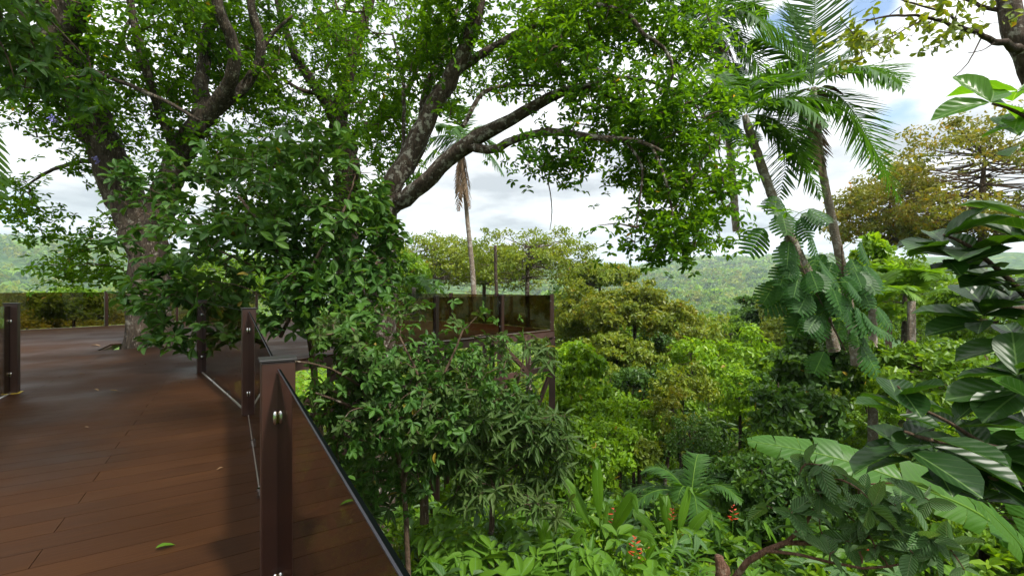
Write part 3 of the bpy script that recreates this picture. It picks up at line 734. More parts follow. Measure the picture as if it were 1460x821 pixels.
# violet orchids perched on the left limb
def orchid(px, py, Z, label):
    o = P(px, py, Z); mb = MB()
    C = o + rng.normal(0, .022, (9, 3)); rosettes(mb, C, (0, -.6, .6), 5, .045, .75, (60, 95), .1, T_FOLD)
    tag(mb.build('orchid', M['purple']), label, 'flower')
orchid(72, 166, 9.6, 'violet flower cluster hanging among leaves left of the leaning limb')
orchid(134, 224, 10.6, 'violet flower cluster against the bark of the leaning limb')

# ------------------------------------------------------------------ shrubs
def shrub(name, label, base, stems, blobs, leafm, leaf, tpl, wr, nleaf, off, spread=(45, 95), droop=.35, axis_up=.6, thr=-.15, extra=None, bark='barkT', per=1, nscale=1.2, smooth=True, r0=.007, sp=.16, cat='shrub', sides=7):
    t = thing(name, label, cat, base); org = np.array(t.location)
    mb = MB(); sk = []
    for lb in stems:
        S = limb(mb, lb, .15, sides, .05, .1); sk.append(S[len(S) // 4:, :3])
    mb.build('stem', M[bark], t, org)
    tips = blob_points(blobs, 1.0, nscale, thr, off)
    lf = MB(); A = twigs(lf, np.vstack(sk), tips, r0, .0025, 4, 9, .05, 1)
    for k in range(per):
        C = tips + (rng.normal(0, sp, tips.shape) if k else 0)
        ax = A * .55 + np.array([0, 0, axis_up]) + rng.normal(0, .3, tips.shape)
        rosettes(lf, C, ax, nleaf, leaf * (1.08 if k else 1), wr, spread, droop, tpl, 2 if k else 0, leaf * .35, smooth=smooth, lvar=.5, jit=.35)
    lf.build('foliage', [M[leafm], M[bark], M['shrub']], t, org)
    return t
# broad leaved shrub leaning over the walkway
shrub('broadleaf_shrub', 'large dark green broad leaved shrub leaning over the walkway in front of the trunk', P(470, 760, 6.2),
      [[(475, 760, 8.06, .07), (455, 600, 7.93, .06), (440, 470, 7.80, .05), (420, 400, 7.67, .04), (380, 330, 7.54, .03), (340, 280, 7.67, .02)],
       [(400, 480, 7.41, .03), (425, 425, 7.15, .028), (450, 370, 7.02, .024), (490, 300, 7.28, .018), (510, 240, 7.54, .012)],
       [(440, 470, 7.80, .014), (400, 440, 7.5, .012), (350, 410, 7.4, .009), (300, 400, 7.4, .006)],
       [(420, 400, 7.67, .03), (340, 370, 8.06, .02), (260, 330, 8.58, .014), (200, 300, 9.10, .01)],
       [(440, 470, 7.80, .03), (500, 420, 7.54, .022), (540, 370, 7.54, .014)]],
      [(330, 350, 120, 75, 8.06, 1.2, 260), (548, 350, 42, 70, 8.3, .6, 80), (430, 300, 90, 90, 7.93, 1.2, 230), (270, 420, 90, 45, 7.80, .8, 110), (420, 420, 90, 55, 7.28, .8, 170), (250, 275, 90, 60, 9.10, 1.2, 110), (500, 300, 60, 80, 7.56, 1, 120),
       (350, 230, 110, 45, 8.84, 1.2, 110), (245, 480, 55, 22, 7.67, .5, 26), (310, 480, 50, 25, 7.28, .5, 24), (500, 420, 60, 60, 7.20, .8, 90), (150, 350, 55, 16, 8.45, .6, 16), (460, 220, 60, 50, 7.92, 1, 60)],
      'shrub', .185, T_BIG, .48, 6, 3.3, (55, 100), .2, .7, -.1, nscale=1.3)
shrub('broadleaf_shrub', 'dull green spreading shrub right of the near railing post, with thin pale twigs', P(560, 800, 5),
      [[(585, 900, 5.6, .035), (575, 690, 5.5, .032), (550, 600, 5.2, .026), (520, 520, 4.9, .025), (500, 460, 4.9, .015)],
       [(575, 690, 5.5, .022), (600, 600, 5.2, .022), (640, 520, 5.3, .014), (660, 470, 5.3, .01)],
       [(540, 600, 5, .02), (490, 575, 4.7, .016), (450, 560, 4.5, .01)],
       [(530, 560, 4.9, .016), (470, 525, 4.4, .012), (420, 515, 4.0, .008)],
       [(545, 620, 5, .02), (600, 560, 4.8, .014), (570, 480, 4.8, .01)]],
      [(535, 515, 75, 55, 5, .7, 115), (620, 540, 75, 42, 5.2, .7, 80), (520, 580, 65, 55, 4.8, .6, 90), (600, 580, 80, 55, 5.1, .7, 120), (660, 465, 45, 22, 5.3, .4, 9), (570, 445, 45, 25, 5.2, .5, 18), (470, 480, 45, 40, 4.9, .5, 46), (690, 530, 60, 60, 5.6, .6, 70), (500, 650, 45, 50, 5.2, .5, 44), (560, 680, 50, 50, 5.4, .5, 44), (465, 585, 35, 35, 4.9, .4, 26)],
      'mango', .088, T_BIG, .46, 7, 6.1, (50, 105), .3, .5, -.14, nscale=1.9, per=2)
shrub('long_leaf_shrub', 'tall shrub with drooping long narrow leaves in front of the platform columns', P(640, 740, 7),
      [[(605, 745, 6.6, .07), (606, 690, 6.6, .06), (625, 630, 6.6, .045), (650, 570, 6.6, .03), (660, 520, 6.7, .015)],
       [(606, 690, 6.6, .045), (660, 650, 6.6, .03), (710, 620, 6.8, .02), (760, 580, 7, .012)],
       [(700, 760, 7.2, .045), (705, 680, 7.2, .04), (725, 590, 7.2, .03), (745, 520, 7.2, .016), (750, 480, 7.2, .01)],
       [(705, 680, 7.2, .03), (760, 650, 7.1, .02), (800, 640, 7.1, .012)]],
      [(650, 610, 70, 60, 6.5, .8, 120), (730, 588, 70, 52, 7, .8, 120), (760, 640, 60, 60, 7, .7, 105), (760, 510, 40, 30, 7.2, .6, 30), (690, 690, 50, 40, 6.5, .6, 46), (590, 650, 60, 50, 6.2, .6, 60), (770, 710, 45, 25, 6.8, .5, 26), (540, 690, 40, 40, 6, .6, 26), (640, 540, 60, 40, 6.8, .6, 50), (790, 610, 30, 40, 7.4, .6, 24)],
      'mango', .22, T_LAN, .22, 9, 8.8, (45, 108), .35, .8, -.2, nscale=1.5)

# ------------------------------------------------------------------ mid-distance trees
def mid_tree(label, px, py, Z, rx, ry, leafm, style='round', leafpx=7.5, n=70, per=60, name='forest_tree', bark='barkD', cat='tree', group=None, trunk_px=None, seed=None, lean=0, solid=.0, gap=0):
    c = P(px, py, Z); RX, RZ = rx / F * Z, ry / F * Z
    bx = c[0] + lean; gb = gz(bx, Z)
    t = thing(name, label, cat, (bx, Z, gb), group); org = np.array(t.location)
    tr = MB(); r = max(.07, .035 * RX + .03)
    top = c + np.array([0, 0, -RZ * .2])
    zs = min(gb, top[2] - 1) - .3
    S = spline(np.array([[bx, Z, zs, r * 1.3], [bx * .7 + c[0] * .3 + rng.normal(0, .1), Z, zs * .6 + top[2] * .4, r], [c[0], Z, top[2], r * .7], [c[0] + rng.normal(0, .2), Z, c[2] + RZ * .5, r * .25]]), .5)
    tube(tr, S[:, :3], S[:, 3], 8, .08)
    # clump centres over the crown
    q = nrm(rng.normal(0, 1, (n, 3)))
    if style == 'flat':
        nl = 15; la = rng.uniform(0, 6.283, nl); lr = rng.uniform(.15, .8, nl); lc = np.stack([np.cos(la) * lr, np.sin(la) * lr, .75 * (1 - lr ** 1.6) + rng.normal(0, .34, nl) - .25], -1); lc[0] = (0, 0, .62)
        which = rng.integers(0, nl, n); q[:, 2] = np.abs(q[:, 2]) * .9 - .1; ls = rng.uniform(.2, .4, nl)
        K = lc[which] + q * np.stack([ls, ls, ls * .8], -1)[which] * rng.uniform(.75, 1.05, (n, 1))
    elif style == 'dome':
        rad = rng.uniform(.35, 1, (n, 1)) ** .6; K = q * rad; K[:, 2] = np.where(K[:, 2] < -.2, -K[:, 2] * .8 - .15, K[:, 2])
        K[:, 2] += .16 * np.sin(K[:, 0] * 5 + px) * np.cos(K[:, 1] * 4 + py)
    elif style == 'old':
        q[:, 2] = np.abs(q[:, 2]) * .6
        rad = rng.uniform(.45, 1, (n, 1)); K = q * rad
        K[:, 2] = .9 * (1 - (K[:, 0] ** 2 + K[:, 1] ** 2)) * rng.uniform(.2, 1, n) + rng.normal(0, .12, n) - .1
    elif style == 'layer':
        rad = rng.uniform(.5, 1, (n, 1)) ** .6; K = q * rad; K[:, 2] = np.round(K[:, 2] * 3) / 3 + rng.normal(0, .06, n)
    elif style == 'tall':
        rad = rng.uniform(.55, 1, (n, 1)); K = q * rad; K[:, 0:2] *= (1.0 - .35 * np.clip(K[:, 2:3], 0, 1))
    else:
        rad = rng.uniform(.6, 1.02, (n, 1)); K = q * rad; K[:, 2] = np.where(K[:, 2] < -.45, K[:, 2] * .6, K[:, 2])
    C = c + K * np.array([RX, RX * .9, RZ])
    dirv = nrm(K * np.array([1, 1, 1.0]) + np.array([0, 0, .55]))
    sk = S[len(S) // 2:, :3]
    for i in range(0, n):
        j = np.argmin(np.linalg.norm(sk - C[i], axis=1) + .3 * np.maximum(sk[:, 2] - C[i, 2], 0)); b = sk[j]
        m_ = b * .5 + C[i] * .5 + np.array([0, 0, -.05 * RZ]) + rng.normal(0, .05 * RX, 3)
        tube(tr, spline(np.array([[*b, r * .22], [*m_, r * .14], [*C[i], r * .05]]), .8)[:, :3], np.linspace(r * .15, r * .03, len(spline(np.array([[*b, 0], [*m_, 0], [*C[i], 0]]), .8))), 5, 0)
    tr.build('trunk', M[bark], t, org)
    lf = MB(); L = leafpx * .9 / F * Z; per = int(per * 1.3)
    cs = RX * (2.0 / math.sqrt(n)) * .9
    flat = {'dome': .52, 'flat': .3, 'layer': .28, 'round': .6, 'tall': .6}[style]
    pts = (C[:, None] + (nrm(rng.normal(0, 1, (n, per, 3))) * (rng.uniform(0, 1, (n, per, 1)) ** .5)) * np.array([cs, cs, cs * flat]) * rng.uniform(.7, 1.35, (n, 1, 1))).reshape(-1, 3)
    out = nrm((pts - np.repeat(C, per, 0)) / cs + np.repeat(dirv, per, 0) * .8 + rng.normal(0, .7, pts.shape))
    D = nrm(np.cross(out, rng.normal(0, 1, pts.shape)) + np.array([0, 0, -.35]))
    Ls = L * rng.uniform(.6, 1.3, len(pts))
    place(lf, pts, D, out, Ls, Ls * .55, T_FOLD)
    lf.build('crown', M[leafm], t, org)
    return t

mid_tree('ochre tinged layered tree right of the platform corner', 905, 452, 30, 85, 48, 'f_ochre', 'dome', 6.5, 130, 60)
mid_tree('olive tree below the ochre tinged one in the middle of the ravine', 880, 520, 27, 70, 50, 'f_olive', 'dome', 6.5, 110, 60)
mid_tree('tall yellow olive tree beside the platform corner post', 835, 450, 34, 45, 45, 'f_ochre', 'round', 7, 60, 60)
mid_tree('spreading olive tree touching the skyline just right of the centre', 855, 400, 48, 60, 28, 'f_olive', 'dome', 5.5, 100, 50)
mid_tree('rust speckled tree in the middle of the valley', 968, 505, 36, 45, 45, 'f_ochre', 'dome', 5.5, 90, 55)
mid_tree('dark green tall tree on the right side of the valley opening', 1068, 480, 44, 42, 62, 'f_dark', 'tall', 6, 80, 60)
mid_tree('deep green tree at the foot of the tall dark one', 1050, 555, 38, 45, 34, 'f_mid', 'round', 6.5, 60, 55)
mid_tree('bright yellow green round tree in the ravine', 1085, 580, 27, 58, 38, 'f_bright', 'round', 7, 70, 60)
mid_tree('olive green tree on the right slope behind the palms', 1120, 440, 40, 36, 50, 'f_olive', 'tall', 6.5, 60, 55)
mid_tree('grey green tree in the ravine below the rust speckled one', 950, 585, 26, 55, 42, 'f_mid', 'dome', 6.5, 90, 60)
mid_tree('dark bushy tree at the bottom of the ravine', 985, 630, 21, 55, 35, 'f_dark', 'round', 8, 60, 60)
mid_tree('light green tree in the ravine beside the vines', 880, 610, 20, 55, 50, 'f_mid', 'tall', 8, 70, 60)
mid_tree('glossy dark shrubby tree in front of the palm trunks', 1170, 520, 14, 65, 50, 'f_dark', 'round', 11, 70, 55)
mid_tree('glossy dark green bush below the palms above the banana leaf', 1140, 590, 11.5, 60, 40, 'f_dark', 'round', 12, 60, 50, 'bush', cat='bush')
mid_tree('dense green bush at the right behind the fig leaves', 1330, 540, 12, 110, 55, 'f_mid', 'round', 11, 90, 60, 'bush', cat='bush')
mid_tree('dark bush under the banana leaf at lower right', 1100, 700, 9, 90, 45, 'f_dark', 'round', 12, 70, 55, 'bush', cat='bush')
mid_tree('bright green bush at the right edge below the fig branch', 1400, 720, 7.5, 110, 70, 'f_mid', 'round', 13, 70, 55, 'bush', cat='bush')
mid_tree('bright green vine covered bush under the platform corner', 830, 560, 17, 42, 75, 'f_bright', 'tall', 9, 80, 60, 'bush', cat='bush')
mid_tree('dark leafy bush behind the long leaved shrub', 815, 660, 12, 60, 60, 'f_mid', 'round', 10, 60, 60, 'bush', cat='bush')
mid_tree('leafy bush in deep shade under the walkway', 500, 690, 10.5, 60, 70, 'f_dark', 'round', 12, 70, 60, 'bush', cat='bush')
mid_tree('leafy bush in the shade under the platform', 690, 600, 14, 90, 70, 'f_mid', 'round', 9, 80, 60, 'bush', cat='bush')
mid_tree('pale lime tree at the foot of the leaning palm', 1240, 400, 15, 40, 60, 'f_bright', 'tall', 11, 60, 50, 'forest_tree')
mid_tree('mid green tree at the right edge behind the fig leaves', 1420, 450, 18, 90, 70, 'f_mid', 'round', 9, 80, 60)
mid_tree('leafy tree on the far right slope under the rust topped tree', 1290, 420, 24, 90, 60, 'f_mid', 'round', 8, 80, 60)
mid_tree('rust and olive topped tree against the sky at the right edge', 1400, 275, 30, 165, 108, 'f_rust', 'round', 6, 250, 50, bark='barkT')
mid_tree('lower olive crowned tree left of the rust topped one', 1268, 312, 33, 90, 62, 'f_rust', 'round', 5.5, 140, 50, bark='barkT')
for (py, Z) in ((652, 13), (612, 16.5), (572, 21), (535, 27), (500, 35), (470, 48), (450, 66)):
    for px in range(800, 1330, 62):
        x_, y_ = px + rng.uniform(-26, 26), py + rng.uniform(-12, 12)
        if Z < 20 and 1040 < x_ < 1100: continue
        if Z > 40 and 905 < x_ < 1075: y_ += 34
        if Z > 60 and 905 < x_ < 1075: continue
        kind = rng.choice(5, p=[.2, .27, .22, .13, .18])
        big = rng.uniform(.75, 1.3)
        mid_tree(('bright yellow green crown among the trees packed into the ravine', 'mid green crown among the trees packed into the ravine', 'olive crown among the trees packed into the ravine', 'ochre crown among the trees packed into the ravine', 'dark green crown among the trees packed into the ravine')[kind],
                 x_, y_ - 6 * big, Z * rng.uniform(.93, 1.07), 42 * big, rng.uniform(34, 50) * big, ('f_bright', 'f_mid', 'f_olive', 'f_ochre', 'f_dark')[kind], rng.choice(['round', 'dome', 'tall']), (6.4 if Z < 30 else 5.2) * rng.uniform(.8, 1.3), 40, 36, group='trees packed into the ravine')
# behind the platform
mid_tree('flat topped pale tree against the clouds right of the slender palm', 752, 384, 30, 100, 62, 'f_olive', 'dome', 4.6, 190, 34, bark='barkC')
mid_tree('flat topped pale tree against the clouds left of the slender palm', 620, 386, 32, 85, 60, 'f_olive', 'dome', 4.6, 160, 34, bark='barkC')
mid_tree('small crowned tree behind the platform rail under the flat topped trees', 690, 394, 36, 90, 50, 'f_olive', 'dome', 4.6, 150, 34)
mid_tree('ochre bush beyond the far left glass railing', 60, 470, 30, 60, 27, 'f_ochre', 'dome', 5.5, 70, 60, 'bush', cat='bush')
mid_tree('olive bush beyond the far left railing next to the trunk', 172, 472, 28, 44, 24, 'f_ochre', 'dome', 5.5, 50, 60, 'bush', cat='bush')
mid_tree('dark tree rising behind the far left railing between the ochre bushes', 105, 436, 24, 45, 30, 'f_mid', 'round', 7, 46, 50)
mid_tree('leafy tree behind the platform left of the second trunk', 560, 400, 26, 55, 40, 'f_mid', 'round', 7.5, 60, 55)
mid_tree('leafy tree behind the platform between the two left trunks', 330, 400, 24, 110, 40, 'f_mid', 'round', 8, 80, 55)

# ------------------------------------------------------------------ palms
def frond(t, org, base, d0, length, droop, nl=46, ll=.55, mat='palm', name='frond', tw=.0, wl=.05, hang=.35, rach=.018, jit=.07):
    """arched rachis with two rows of leaflets"""
    s = np.linspace(0, 1, 24); d0 = nrm(d0); side = nrm(np.cross(d0, (0, 0, 1)) + 1e-6)
    pts = base + d0 * (s * length)[:, None] + np.array([0, 0, -1]) * (droop * length * s ** 2.2)[:, None] + side * (tw * length * s ** 2)[:, None]
    mb = MB(); tube(mb, pts, np.linspace(rach, .003, 24), 5, 0, 1)
    u = np.linspace(.12, .995, nl)
    C = np.stack([np.interp(u, s, pts[:, k]) for k in range(3)], -1)
    T = nrm(np.stack([np.interp(u, s, np.gradient(pts[:, k])) for k in range(3)], -1))
    S = nrm(np.cross(T, (0, 0, 1)) + 1e-6); U = np.cross(S, T)
    env = ll * (np.sin(np.pi * np.clip(u * .92 + .06, 0, 1)) ** .6)
    for sg in (-1, 1):
        D = nrm(T * .75 + S * sg * 1.0 + U * .25 + rng.normal(0, jit, T.shape) + np.array([0, 0, -hang]) * rng.uniform(.5, 1.4, (nl, 1)))
        L = env * rng.uniform(.85, 1.12, nl)
        place(mb, C, D, U + S * sg * .3, L, np.full(nl, wl), T_NARROW)
    return mb.build(name, [M[mat], M['palmY'] if mat != 'dead' else M['dead']], t, org)

def palm(label, trunk_pts, fr, flen, ll, leafm='palm', nl=46, dead=(), cat='palm', wl=.05, hang=.35, name='palm_tree', bark='barkP', jit=.1, spathes=0):
    A = np.array([[*P(a, b, c), r] for a, b, c, r in trunk_pts])
    t = thing(name, label, cat, A[0, :3]); org = np.array(t.location)
    mb = MB(); S = spline(A, .12); rr = .68 * S[:, 3] * (1 + .05 * np.sin(np.arange(len(S)) * 2.4))
    tube(mb, S[:, :3], rr, 10, .03); mb.build('trunk', M[bark], t, org)
    top = S[-1, :3]
    for (az, el, dr, ln) in fr:
        a, e = math.radians(az), math.radians(el)
        d = np.array([math.sin(a) * math.cos(e), math.cos(a) * math.cos(e), math.sin(e)])
        frond(t, org, top + d * .1, d, flen * ln, dr, nl, ll, leafm, hang=hang, wl=wl, jit=jit, tw=rng.uniform(-.08, .08))
    for i in range(spathes):
        a = 6.283 * i / spathes + .5; c = top + np.array([math.cos(a) * .16, math.sin(a) * .16, -.05 - .3 * (i % 2)]); d = nrm(np.array([math.cos(a) * .55, math.sin(a) * .55, -.8 if i % 2 else -.25])); mb = MB()
        place(mb, c[None], d[None], np.array([[math.cos(a) * .5, math.sin(a) * .5, .8]]), .62, .24, T_OVA, 0, True); tube(mb, np.array([top - np.array([0, 0, .1]), c]), np.array([.03, .02]), 6, 0)
        mb.build('spathe', M['barkT'], t, org)
    for (az, el, dr, ln) in dead:
        a, e = math.radians(az), math.radians(el)
        d = np.array([math.sin(a) * math.cos(e), math.cos(a) * math.cos(e), math.sin(e)])
        frond(t, org, top - np.array([0, 0, .15]) + d * .1, d, flen * ln, dr, 26, ll * .6, 'dead', 'dead_frond', hang=.8)
    return t
# az: 0 = away, 90 = right, 180 = towards the viewer, 270 = left
palm('tall palm with feathery fronds and an upright central spear against the white clouds',
     [(1222, 520, 12, .2), (1208, 420, 12, .17), (1190, 330, 12, .155), (1172, 240, 12, .14), (1163, 170, 12, .15), (1160, 125, 12, .10)],
     [(180, 86, .03, 1.0), (350, 78, .10, 1.0), (276, 58, .32, .95), (84, 52, .34, .95), (95, 34, .55, .95), (262, 28, .62, .9), (20, 50, .4, .8), (160, 20, .8, .8), (78, 0, .95, .85), (282, -8, .95, .8), (118, -38, .8, .8), (236, -42, .8, .75)],
     2.7, 1.0, nl=48, wl=.046, hang=.22, jit=.10, spathes=5, dead=[(150, -84, .05, .75), (250, -80, .05, .7), (60, -82, .05, .65)])
palm('leaning palm wrapped in climbers with dense drooping dark fronds',
     [(1190, 500, 11, .2), (1165, 420, 11, .19), (1132, 350, 11, .17), (1105, 290, 11, .16), (1085, 235, 11, .15), (1070, 190, 11, .15), (1062, 165, 11, .1)],
     [(285, 55, .5, 1), (255, 35, .6, 1), (90, 55, .45, 1.1), (70, 40, .5, 1.1), (110, 30, .6, 1), (300, 15, .8, .9), (240, 5, .85, .9), (190, 40, .6, .9), (150, 20, .8, .9), (80, 10, .8, .9), (20, 50, .4, .9), (265, -20, .8, .8), (100, -15, .9, .8), (330, 70, .3, 1)],
     2.1, .85, nl=46, wl=.046, hang=.42, jit=.12)
palm('dark palm crown at the top edge with a hanging dead frond',
     [(1050, 330, 14, .16), (1042, 230, 14, .15), (1030, 120, 14, .14), (1022, 50, 14, .14), (1020, 25, 14, .1)],
     [(280, 40, .6, 1), (250, 10, .8, 1), (90, 40, .6, 1), (110, 10, .85, 1), (60, 60, .4, 1), (300, 65, .4, 1), (180, 30, .7, 1), (200, 0, .9, .9), (150, 0, .9, .9), (270, -25, .8, .9), (90, -25, .8, .9), (0, 40, .6, .9), (230, -50, .5, .8), (130, -50, .5, .8)],
     2.0, .9, nl=42, wl=.05, hang=.5, jit=.14, dead=[(190, -70, .3, 1.0), (170, -60, .4, .9)])
palm('slender palm behind the platform with a skirt of dry hanging fibres',
     [(676, 430, 19, .17), (673, 380, 19, .15), (666, 310, 19, .13), (661, 250, 19, .12), (658, 215, 19, .12), (658, 200, 19, .1)],
     [(90, 20, .7, 1), (70, 50, .5, 1), (270, 25, .7, 1), (290, 55, .5, 1), (110, -5, .8, .9), (250, -5, .8, .9), (180, 30, .7, 1), (0, 45, .5, 1), (190, 65, .4, 1), (300, -10, .85, .9)],
     2.0, .8, nl=38, wl=.05, hang=.6, dead=[(180, -82, .1, 1.0), (120, -80, .1, 1.2), (240, -82, .1, .9), (90, -78, .1, .8), (200, -84, .05, 1.3)])
# bare pole trunk
mb = MB(); S = spline(np.array([[*P(a, b, 21), r] for a, b, r in ((709, 440, .085), (707, 400, .08), (706, 350, .07))]), .3); tube(mb, S[:, :3], S[:, 3], 9, .05)
tag(mb.build('bare_trunk', M['barkD'], None, None), 'bare broken off trunk behind the platform railing beside the slender palm', 'trunk')
# feathery palms lower down
def ground_palm(label, px, py, Z, n, length, ll, leafm, el=(35, 75), dr=(.4, .8), nl=40, name='palm_bush', wl=.05, azs=None):
    b = P(px, py, Z); t = thing(name, label, 'palm', b); org = np.array(t.location)
    mb = MB(); tube(mb, np.array([[b[0], b[1], min(gz(b[0], b[1]), b[2] - .3) - .1], b]), np.array([.13, .1]), 8, .1); mb.build('trunk', M['barkP'], t, org)
    for i in range(n):
        a = (azs[i] if azs else 360 * i / n + rng.uniform(-18, 18)); e = math.radians(rng.uniform(*el)); a = math.radians(a)
        d = np.array([math.sin(a) * math.cos(e), math.cos(a) * math.cos(e), math.sin(e)])
        frond(t, org, b, d, length * rng.uniform(.8, 1.15), rng.uniform(*dr), nl, ll, leafm, hang=.3, wl=wl)
ground_palm('arching cycad like palm bush in the middle of the undergrowth', 985, 712, 9.2, 13, 1.75, .34, 'palm', (18, 62), (.45, .8), 44, wl=.034)
ground_palm('yellow green feathery palm bush at the foot of the tall palm', 1245, 440, 13, 11, 2.0, .5, 'palmY', (40, 80), (.4, .8))
ground_palm('yellow green feathery palm bush right of the tall palm behind the fig leaves', 1300, 430, 14, 11, 2.4, .55, 'palmY', (40, 80), (.4, .8))
ground_palm('feathery palm fronds behind the platform left of the slender palm', 590, 410, 22, 9, 2.2, .6, 'palm', (20, 60), (.5, .8))
ground_palm('small fan of palm fronds at the left edge of the ravine', 1130, 520, 17, 8, 1.6, .45, 'palmY', (20, 70), (.5, .8))

# ------------------------------------------------------------------ climber with split leaves on the leaning palm
def split_leaf(mb, c, d, n, L):
    """broad blade cut into lobes along both sides"""
    d = nrm(d); s = nrm(np.cross(n, d)); n2 = np.cross(d, s)
    k = 8
    for i in range(k):
        t0 = i / k; w = .52 * math.sin(math.pi * min(.12 + t0 * .9, 1)) ** .6
        for sg in (-1, 1):
            b0 = c + d * L * t0; b1 = c + d * L * (t0 + .92 / k)
            e = s * sg * L * w + d * L * .12 - n2 * L * .18 * w
            m0 = b0 + e * .55 + n2 * L * .04; m1 = b1 + e * .55 + n2 * L * .04
            e0 = b0 + e + d * L * .03; e1 = b0 + e + d * L * (.03 + .55 / k)
            V = [b0, b1, m1, m0, e1, e0]; Q = [(0, 1, 2, 3), (3, 2, 4, 5)] if sg > 0 else [(1, 0, 3, 2), (2, 3, 5, 4)]
            uv = [(.5, t0), (.5, t0 + .1), (.5 + sg * .3, t0 + .1), (.5 + sg * .3, t0), (.5 + sg * .5, t0 + .1), (.5 + sg * .5, t0)]
            mb.add(V, Q, uv, 0, False)
def climber(label, path, n, L, name='climbing_plant', spread=.35):
    A = np.array([[*P(a, b, c), .03] for a, b, c in path]); S = spline(A, .1)
    t = thing(name, label, 'climber', A[0, :3]); org = np.array(t.location)
    mb = MB(); tube(mb, S[:, :3], .022, 6, .1); mb.build('stem', M['barkT'], t, org)
    lf = MB()
    for i in range(n):
        b = S[int(rng.uniform(0, len(S) - 1)), :3]; a = rng.uniform(-2.6, 2.6) + math.pi
        o = np.array([math.sin(a), math.cos(a) * .8, rng.uniform(-.2, .6)]) * spread * rng.uniform(.6, 1.9)
        c = b + o; d = nrm(np.array([o[0], o[1], -.35 - rng.uniform(0, .9)])); nn = nrm(np.array([o[0] * .3, -.9, .9]) + rng.normal(0, .25, 3))
        tube(lf, np.array([b, b + o * .6 + np.array([0, 0, .08]), c]), np.array([.009, .008, .006]), 5, 0, 1)
        split_leaf(lf, c, d, nn, L * rng.uniform(.7, 1.2))
    lf.build('foliage', [M['monst'], M['palmY']], t, org)
climber('split leaf climber clothing the middle of the leaning palm trunk', [(1165, 430, 10.75), (1132, 355, 10.75), (1105, 295, 10.75)], 24, .62)
climber('split leaf climber at the foot of the leaning palm', [(1205, 500, 10.6), (1180, 450, 10.6), (1160, 410, 10.6)], 20, .62)
climber('split leaf climber on the top edge palm under its crown', [(1042, 200, 13.6), (1036, 140, 13.6), (1028, 70, 13.6)], 14, .55)
climber('lime green large leaf climber between the two palm trunks', [(1210, 470, 11.6), (1203, 400, 11.6), (1200, 350, 11.6)], 20, .55)

# ------------------------------------------------------------------ fig branches at the right
def rosette_big(mb, c, ax, n, L, wr=.58, spread=(45, 100), droop=.25, tpl=T_FIG, stag=.1):
    ax = nrm(np.array([ax[0] * .55, ax[1] * .45, abs(ax[2]) * .6 + .75])); rosettes(mb, np.array([c]), ax, n + 1, L * .9, wr, spread, droop, tpl, 0, .16, .2, True, .35)
def fig():
    t = thing('fig_tree', 'broad glossy leaved fig branches reaching in from the right edge', 'tree', P(1560, 760, 2.2)); org = np.array(t.location)
    branches = [
        [(1600, 700, 2.3, .03), (1500, 660, 2.1, .02), (1400, 635, 2.0, .014), (1330, 628, 1.9, .009), (1290, 615, 1.85, .006)],
        [(1600, 560, 2.2, .026), (1510, 470, 2.1, .018), (1440, 400, 2.05, .012), (1380, 350, 2.0, .008), (1345, 335, 2.0, .005)],
        [(1600, 300, 1.9, .02), (1530, 230, 1.85, .013), (1460, 165, 1.8, .008), (1415, 148, 1.8, .005)],
        [(1590, 480, 2.3, .02), (1500, 440, 2.3, .014), (1440, 440, 2.2, .01), (1400, 430, 2.2, .006)],
        [(1400, 632, 2.0, .01), (1350, 600, 1.95, .007), (1300, 575, 1.9, .006), (1280, 550, 1.9, .004)],
        [(1590, 640, 2.0, .02), (1520, 570, 1.95, .013), (1470, 530, 1.9, .008)],
        [(1500, 660, 2.1, .014), (1450, 690, 2.0, .01), (1410, 680, 1.95, .006)],
        [(1590, 420, 1.9, .02), (1520, 350, 1.9, .012), (1470, 300, 1.9, .008)],
    ]
    for b in branches:
        mb = MB(); limb(mb, b, .06, 7, .04); mb.build('branch', M['barkT'], t, org)
    lf = MB(); yl = MB()
    X = lambda px, py, Z, ax, n, L, sp=(48, 104), dr=.06, wr=.6, m=lf: rosette_big(m, P(px, py, Z), ax, n, L, wr, sp, dr)
    X(1290, 612, 1.85, (-.6, -.3, .6), 7, .24)
    X(1330, 625, 1.9, (-.3, -.5, .6), 7, .27)
    X(1282, 550, 1.9, (-.2, -.3, 1), 5, .2)
    X(1395, 640, 2.0, (-.4, -.5, .4), 7, .28)
    X(1345, 335, 2.0, (-.5, -.3, .7), 8, .22)
    X(1385, 352, 2.0, (-.2, -.5, .7), 7, .24)
    X(1440, 400, 2.05, (-.3, -.5, .6), 8, .26)
    X(1400, 430, 2.2, (-.5, -.5, .4), 7, .26)
    X(1460, 450, 2.2, (-.4, -.6, .4), 8, .28)
    X(1450, 520, 1.95, (-.5, -.4, .4), 8, .26)
    X(1410, 680, 1.95, (-.3, -.4, .1), 6, .26)
    X(1470, 300, 1.9, (-.5, -.4, .5), 6, .26)
    X(1480, 600, 2.0, (-.4, -.4, .4), 7, .28)
    X(1360, 590, 2.0, (-.3, -.2, .9), 5, .24)
    for d, n_, L_ in (((-.9, .1, -.12), (-.1, -.8, .8), .2), ((-.2, .2, .5), (-.2, -.9, .4), .18), ((.5, .3, .5), (.1, -.9, .4), .19), ((.6, .1, -.1), (0, -.7, .8), .18)):
        place(yl, np.array([P(1412, 146, 1.8)]), np.array([d]), np.array([n_]), L_, L_ * .52, T_BIG, 0, True)
    for (px, py, Z) in ((1450, 120, 1.85), (1452, 165, 1.85)):
        X(px, py, Z, (-.4, -.3, .5), 4, .2, m=yl)
    X(1465, 560, 1.8, (-.6, -.3, .1), 2, .2, m=yl)
    lf.build('foliage', M['fig'], t, org); yl.build('young_foliage', M['figyoung'], t, org)
fig()

